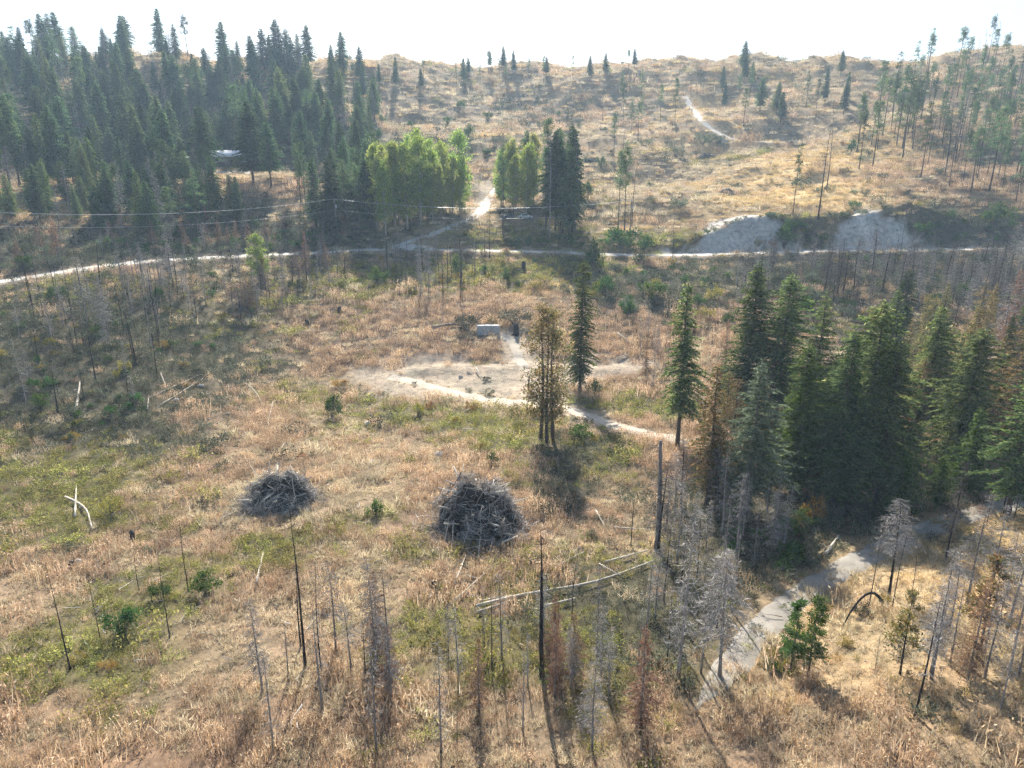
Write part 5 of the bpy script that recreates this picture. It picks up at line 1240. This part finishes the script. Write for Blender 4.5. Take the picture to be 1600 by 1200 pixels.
def car(px, py, rz, paint, label):
    p = hit(px, py); root = empty('parked_car', p, rz); tag(root, label, 'car')
    prof = [(-2.2, .35), (-2.25, .75), (-2.1, .95), (-1.5, 1.0), (-.9, 1.5), (.7, 1.52), (1.3, 1.02), (2.05, .9), (2.25, .65), (2.2, .35)]
    B = MB(); n = len(prof); V = []
    for sy, ins in ((-.85, 0), (.85, 0)):
        for x, z in prof: V.append([x, sy * (.82 if z > 1.2 else 1), z])
    B.add(V, [[i, (i + 1) % n, n + (i + 1) % n, n + i] for i in range(n)])
    me_ = B
    me_.add([V[i] for i in range(n)], None, [[0, i, i + 1] for i in range(1, n - 1)][::1]); me_.add([V[n + i] for i in range(n)], None, [[0, i + 1, i] for i in range(1, n - 1)])
    obj('body', B.mesh('car_body', paint), root)
    for s in (-1, 1):
        m = MB(); m.box((-.1, s * .78, 1.24), (1.7, .12, .38)); obj('side_window', m.mesh('car_side_window', M['glass']), root)
        for x in (-1.35, 1.4):
            m = MB(); m.tube([[x, s * .74, .34], [x, s * .92, .34]], [.34, .34], 14); obj('wheel', m.mesh('car_wheel', M['tyre']), root)
    m = MB(); m.add([[.78, -.62, 1.47], [.78, .62, 1.47], [1.3, .72, 1.06], [1.3, -.72, 1.06]], [[0, 1, 2, 3]]); obj('windscreen', m.mesh('car_windscreen', M['glass']), root)
car(795, 342, .5, M['car_blue'], 'slate-blue car parked under trees at the lane mouth')
car(820, 342, .1, M['car_white'], 'white car parked beside the slate-blue one')

pole_tops = []
for px, py, top, lab in ((527, 374, 310, 'wooden utility pole with crossarm standing among the conifers'), (984, 372, 312, 'wooden utility pole behind the three slim pines')):
    p = hit(px, py); h = px_at_depth(px, top, p[1])[2] - p[2]; root = empty('utility_pole', p); tag(root, lab, 'utility pole')
    B = MB(); B.tube([[0, 0, -.5], [0, 0, h]], [.17, .12], 8); obj('post', B.mesh('pole_post', M['pole']), root)
    B = MB(); B.box((0, 0, h - .5), (.14, 2.4, .14)); obj('crossarm', B.mesh('crossarm', M['pole']), root)
    B = MB(); B.tube([[.25, 0, h - 2.6], [.25, 0, h - 1.7]], [.24, .24], 10); obj('transformer', B.mesh('transformer', M['concrete']), root)
    for yy in (-1.0, 1.0):
        B = MB(); B.tube([[0, yy, h - .45], [0, yy, h - .2]], [.06, .04], 6); obj('insulator', B.mesh('insulator', M['concrete']), root)
    pole_tops.append((p, h))
(pa, ha), (pb, hb) = pole_tops
lp = hit(-130, 408); hl = ha
def wire(a, b, sag, label, r=.022):
    t = np.linspace(0, 1, 28)[:, None]; Q = a + (b - a) * t; Q[:, 2] -= sag * 4 * (t * (1 - t))[:, 0]
    c = Q.mean(0); m = MB(); m.tube(Q - c, np.full(len(Q), r), 4); tag(obj('power_line', m.mesh('power_line', M['wire']), None, c), label, 'cable')
U = np.array([0, 0, 1.0])
for (dy, dz, nm) in ((-1.0, -.18, 'near upper'), (1.0, -.18, 'far upper'), (0, -3.0, 'lowest')):
    o = np.array([0, dy, 0])
    wire(pa + o + U * (ha + dz), pb + o + U * (hb + dz), 2.3, f'{nm} overhead wire between the two utility poles')
    wire(pa + o + U * (ha + dz), lp + o + U * (hl + dz), 2.6, f'{nm} overhead wire running from the utility pole out past the forest')

# ------------------------------------------------------------------ ground cover (uncountable: one object for each sort)
def tuft_weed(seed, m, rad=1.15, hh=(.5, 1.1)):
    rng = np.random.default_rng(seed); B = MB(); n = 95
    p = np.column_stack([rng.normal(0, rad * .5, (n, 2)), np.full(n, -.05)]); L = rng.uniform(*hh, n)
    d = np.column_stack([rng.normal(0, .18, (n, 2)), np.ones(n)])
    B.blades(p, d, L, rng.uniform(.03, .055, n), unit(n, rng))
    k = 150; i = rng.integers(0, n, k); q = p[i] + d[i] / np.linalg.norm(d[i], axis=1, keepdims=True) * (L[i] * rng.uniform(.4, .98, k))[:, None]
    B.leaves(q, unit(k, rng) + np.array([0, 0, .9]), rng.uniform(.10, .24, k), rng.uniform(.04, .085, k), unit(k, rng))
    return B.mesh('weed_tuft', m)
def tuft_grass(seed, m, rad=1.15, hh=(.3, .7), spread=.55):
    rng = np.random.default_rng(seed); B = MB(); n = 210
    c = rng.normal(0, rad * .5, (20, 2)); i = rng.integers(0, 20, n)
    p = np.column_stack([c[i] + rng.normal(0, .1, (n, 2)), np.full(n, -.04)])
    B.blades(p, np.column_stack([rng.normal(0, spread, (n, 2)), np.ones(n)]), rng.uniform(*hh, n), rng.uniform(.03, .06, n), unit(n, rng))
    return B.mesh('grass_tuft', m)
def tuft_herb(seed, m, rad=1.05, hgt=.55, n=270, ll=.14):
    rng = np.random.default_rng(seed); B = MB()
    c = np.column_stack([rng.normal(0, rad * .5, (20, 2)), rng.uniform(.12, hgt, 20)]); i = rng.integers(0, 20, n)
    p = c[i] + rng.normal(0, .13, (n, 3)); p[:, 2] = np.abs(p[:, 2])
    B.leaves(p, unit(n, rng) + np.array([0, 0, .5]), ll * rng.uniform(.6, 1.5, n), ll * .5 * rng.uniform(.6, 1.3, n), unit(n, rng))
    B.blades(np.column_stack([c[:, :2], np.zeros(20)]), np.column_stack([rng.normal(0, .1, (20, 2)), np.ones(20)]), c[:, 2], .03, unit(20, rng))
    return B.mesh('herb_tuft', m)

def scatter(name, label, meshes, P, S, kindidx):
    if len(P) == 0: return
    pc = bpy.data.collections.new(name + '_sorts')
    for k, m in enumerate(meshes):
        pc.objects.link(bpy.data.objects.new(f'{name}_sort_{k}', m))
    me = bpy.data.meshes.new(name); me.vertices.add(len(P)); me.vertices.foreach_set('co', P.astype(np.float32).ravel())
    def at(n, t, v):
        a = me.attributes.new(n, t, 'POINT'); a.data.foreach_set('value', v)
    at('size', 'FLOAT', S.astype(np.float32)); at('turn', 'FLOAT', RNG.uniform(0, 6.283, len(P)).astype(np.float32)); at('sort', 'INT', kindidx.astype(np.int32))
    me.update(); o = obj(name, me); tag(o, label, None, None, 'stuff')
    ng = bpy.data.node_groups.new(name, 'GeometryNodeTree')
    ng.interface.new_socket('Geometry', in_out='INPUT', socket_type='NodeSocketGeometry'); ng.interface.new_socket('Geometry', in_out='OUTPUT', socket_type='NodeSocketGeometry')
    N = ng.nodes; gi = N.new('NodeGroupInput'); go = N.new('NodeGroupOutput'); ip = N.new('GeometryNodeInstanceOnPoints')
    ci = N.new('GeometryNodeCollectionInfo'); ci.inputs['Collection'].default_value = pc; ci.inputs['Separate Children'].default_value = True; ci.inputs['Reset Children'].default_value = True
    def na(n, t):
        a = N.new('GeometryNodeInputNamedAttribute'); a.data_type = t; a.inputs[0].default_value = n; return a.outputs[0]
    cx = N.new('ShaderNodeCombineXYZ'); L = ng.links
    L.new(na('turn', 'FLOAT'), cx.inputs[2])
    L.new(gi.outputs[0], ip.inputs['Points']); L.new(ci.outputs[0], ip.inputs['Instance']); ip.inputs['Pick Instance'].default_value = True
    L.new(na('sort', 'INT'), ip.inputs['Instance Index']); L.new(cx.outputs[0], ip.inputs['Rotation']); L.new(na('size', 'FLOAT'), ip.inputs['Scale'])
    L.new(ip.outputs[0], go.inputs[0])
    md = o.modifiers.new('cover', 'NODES'); md.node_group = ng

pts_all = []
def jitter_grid(y0, y1, step):
    ys = np.arange(y0, y1, step); out = []
    for y in ys:
        hw = y * .84 + 10; x = np.arange(-hw, hw, step)
        out.append(np.column_stack([x + RNG.uniform(-.5, .5, len(x)) * step, y + RNG.uniform(-.5, .5, len(x)) * step]))
    return np.concatenate(out)
for y0, y1, st, sz in ((24, 75, 1.0, .8), (75, 125, 1.2, .95), (125, 200, 1.6, 1.2), (200, 300, 2.4, 1.7), (300, 500, 4.0, 2.4)):
    g = jitter_grid(y0, y1, st); pts_all.append(np.column_stack([g, np.full(len(g), sz)]))
G = np.concatenate(pts_all)
keep = np.ones(len(G), bool)
for Q, w in PATHS:
    d, _ = dist_line(G[:, 0], G[:, 1], Q); keep &= (d > w * (.8 + .3 * RNG.random(len(G))) + 1.3 * np.maximum(0, fbm(G[:, 0], G[:, 1], 2.6, 3, 41) * -2 + 1.15) * RNG.random(len(G))) | ((d < .3) & (RNG.random(len(G)) < (.9 if Q is FOREST else .15)))
for (r_, p, R, ry) in PILES:
    keep &= ((G[:, 0] - p[0]) / (R * .95)) ** 2 + ((G[:, 1] - p[1]) / (ry * .95)) ** 2 > 1
hp = hit(366, 258); keep &= ~((np.abs(G[:, 0] - hp[0]) < 9) & (np.abs(G[:, 1] - hp[1]) < 6))
G = G[keep]
W = zones(G[:, 0], G[:, 1])
# bare patches: worn earth thins the cover out
thin = np.maximum(np.clip(W[:, 4] * 1.25, 0, .97), bare_scar(G[:, 0], G[:, 1]) * .97)
cum = np.cumsum(W[:, [0, 1, 2, 3, 5]] / (W[:, [0, 1, 2, 3, 5]].sum(1, keepdims=True) + 1e-6), 1)
r = RNG.random(len(G)); kind = (r[:, None] > cum).sum(1).clip(0, 4)
ok = RNG.random(len(G)) > np.maximum(sstep(200, 215, G[:, 1]) * .3 * (kind != 3), np.maximum(thin, .10 + .25 * (fbm(G[:, 0], G[:, 1], 3.5, 2, 77) > .62)))
G = G[ok]; kind = kind[ok]
crown_ = []                      # grass growing between the wheel lines and over the edges of the tracks
for Qc, off, dens in ((FOREST, 0, .35), (FOREST, 1.4, .25), (FOREST, -1.4, .25), (TRACK, 1.75, .2), (TRACK, -1.75, .2), (SIDE, 2.5, .2), (SIDE, -2.5, .2)):
    t_ = np.linspace(0, len(Qc) - 1, len(Qc) * 3); pc = np.column_stack([np.interp(t_, np.arange(len(Qc)), Qc[:, k]) for k in (0, 1)])
    dd = np.gradient(pc, axis=0); dd /= np.linalg.norm(dd, axis=1, keepdims=True) + 1e-9
    pc = pc + np.column_stack([-dd[:, 1], dd[:, 0]]) * (off + RNG.normal(0, .16, len(pc)))[:, None]
    pc = pc[(RNG.random(len(pc)) < dens) & (fbm(pc[:, 0], pc[:, 1], 3, 2, 12) > .38)]
    crown_.append(np.column_stack([pc, RNG.uniform(.16, .3, len(pc))]))
crown_ = np.concatenate(crown_)
kind = np.concatenate([kind, RNG.choice([1, 1, 2, 0], len(crown_))]); G = np.concatenate([G, crown_])
Z = height(G[:, 0], G[:, 1]); P3 = np.column_stack([G[:, :2], Z])
SZ = G[:, 2] * RNG.uniform(.55, 1.15, len(G)) * np.where(RNG.random(len(G)) < .13, RNG.uniform(1.4, 2.1, len(G)), 1.0) * (.75 + .5 * fbm(G[:, 0], G[:, 1], 6, 2, 55))
for k, (nm, lab, meshes) in enumerate([
    ('russet_weeds', 'dry russet weeds covering the clearing', [tuft_weed(400 + j, M['weed']) for j in range(6)]),
    ('tan_grass', 'dry tan grass across the clearing and hillsides', [tuft_grass(410 + j, M['tan']) for j in range(6)]),
    ('green_herbs', 'low yellow-green herbs in the moist strips', [tuft_herb(420 + j, M['herb']) for j in range(6)]),
    ('grey_scrub', 'low grey-green scrub on the shaded banks', [tuft_herb(430 + j, M['scrub'], 1.1, .65, 250, .16) for j in range(6)]),
    ('golden_grass', 'golden dry grass on the sunny slopes', [tuft_grass(440 + j, M['gold'], 1.15, (.3, .65), .6) for j in range(6)])]):
    m = kind == k
    scatter(nm, lab, meshes, P3[m], SZ[m], RNG.integers(0, 6, m.sum()))

S = MB(); rg = np.random.default_rng(88)
for k in range(900):
    y = rg.uniform(34, 150); x = rg.uniform(-.8, .45) * y
    if fbm(np.array([x]), np.array([y]), 11, 3, 61)[0] < .47: continue
    z = float(height(x, y)); a = rg.uniform(0, 6.283); ln = rg.uniform(.25, 1.5) ; c = np.array([x, y, z + rg.uniform(.12, .45)])
    d = np.array([math.cos(a), math.sin(a), rg.normal(0, .2)]); S.tube([c - d * ln / 2, c + rg.normal(0, .04, 3), c + d * ln / 2], [rg.uniform(.02, .06), .035, .015], 4, cap=False)
tag(obj('scattered_sticks', S.mesh('scattered_sticks', leaf_mat('bleached_sticks', [(0, (.30, .26, .21)), (.5, (.52, .47, .40)), (1, (.74, .70, .63))], 0, 0))), 'bleached sticks and wood scraps littering the clearing', None, None, 'stuff')

# ------------------------------------------------------------------ haze
mh, nt, out = new_mat('valley_haze')
pv = nt.nodes.new('ShaderNodeVolumePrincipled'); pv.inputs['Color'].default_value = (.58, .79, 1.0, 1); pv.inputs['Density'].default_value = HAZE_DENSITY; pv.inputs['Anisotropy'].default_value = 0.0
nt.links.new(pv.outputs[0], out.inputs['Volume'])
ztop = max(float(H.max()) + 30, CZ + 5); zbot = float(H.min()) - 1.5
B = MB(); B.box((0, (GY[0] + GY[-1]) / 2, (ztop + zbot) / 2), (GX[-1] - GX[0] + 4, GY[-1] - GY[0] + 40, ztop - zbot))
tag(obj('haze', B.mesh('haze', mh)), 'thin bluish haze filling the valley air', None, None, 'stuff')
print('TERRAIN z', H.min(), H.max(), 'cover', len(G), 'objects', len(bpy.data.objects))
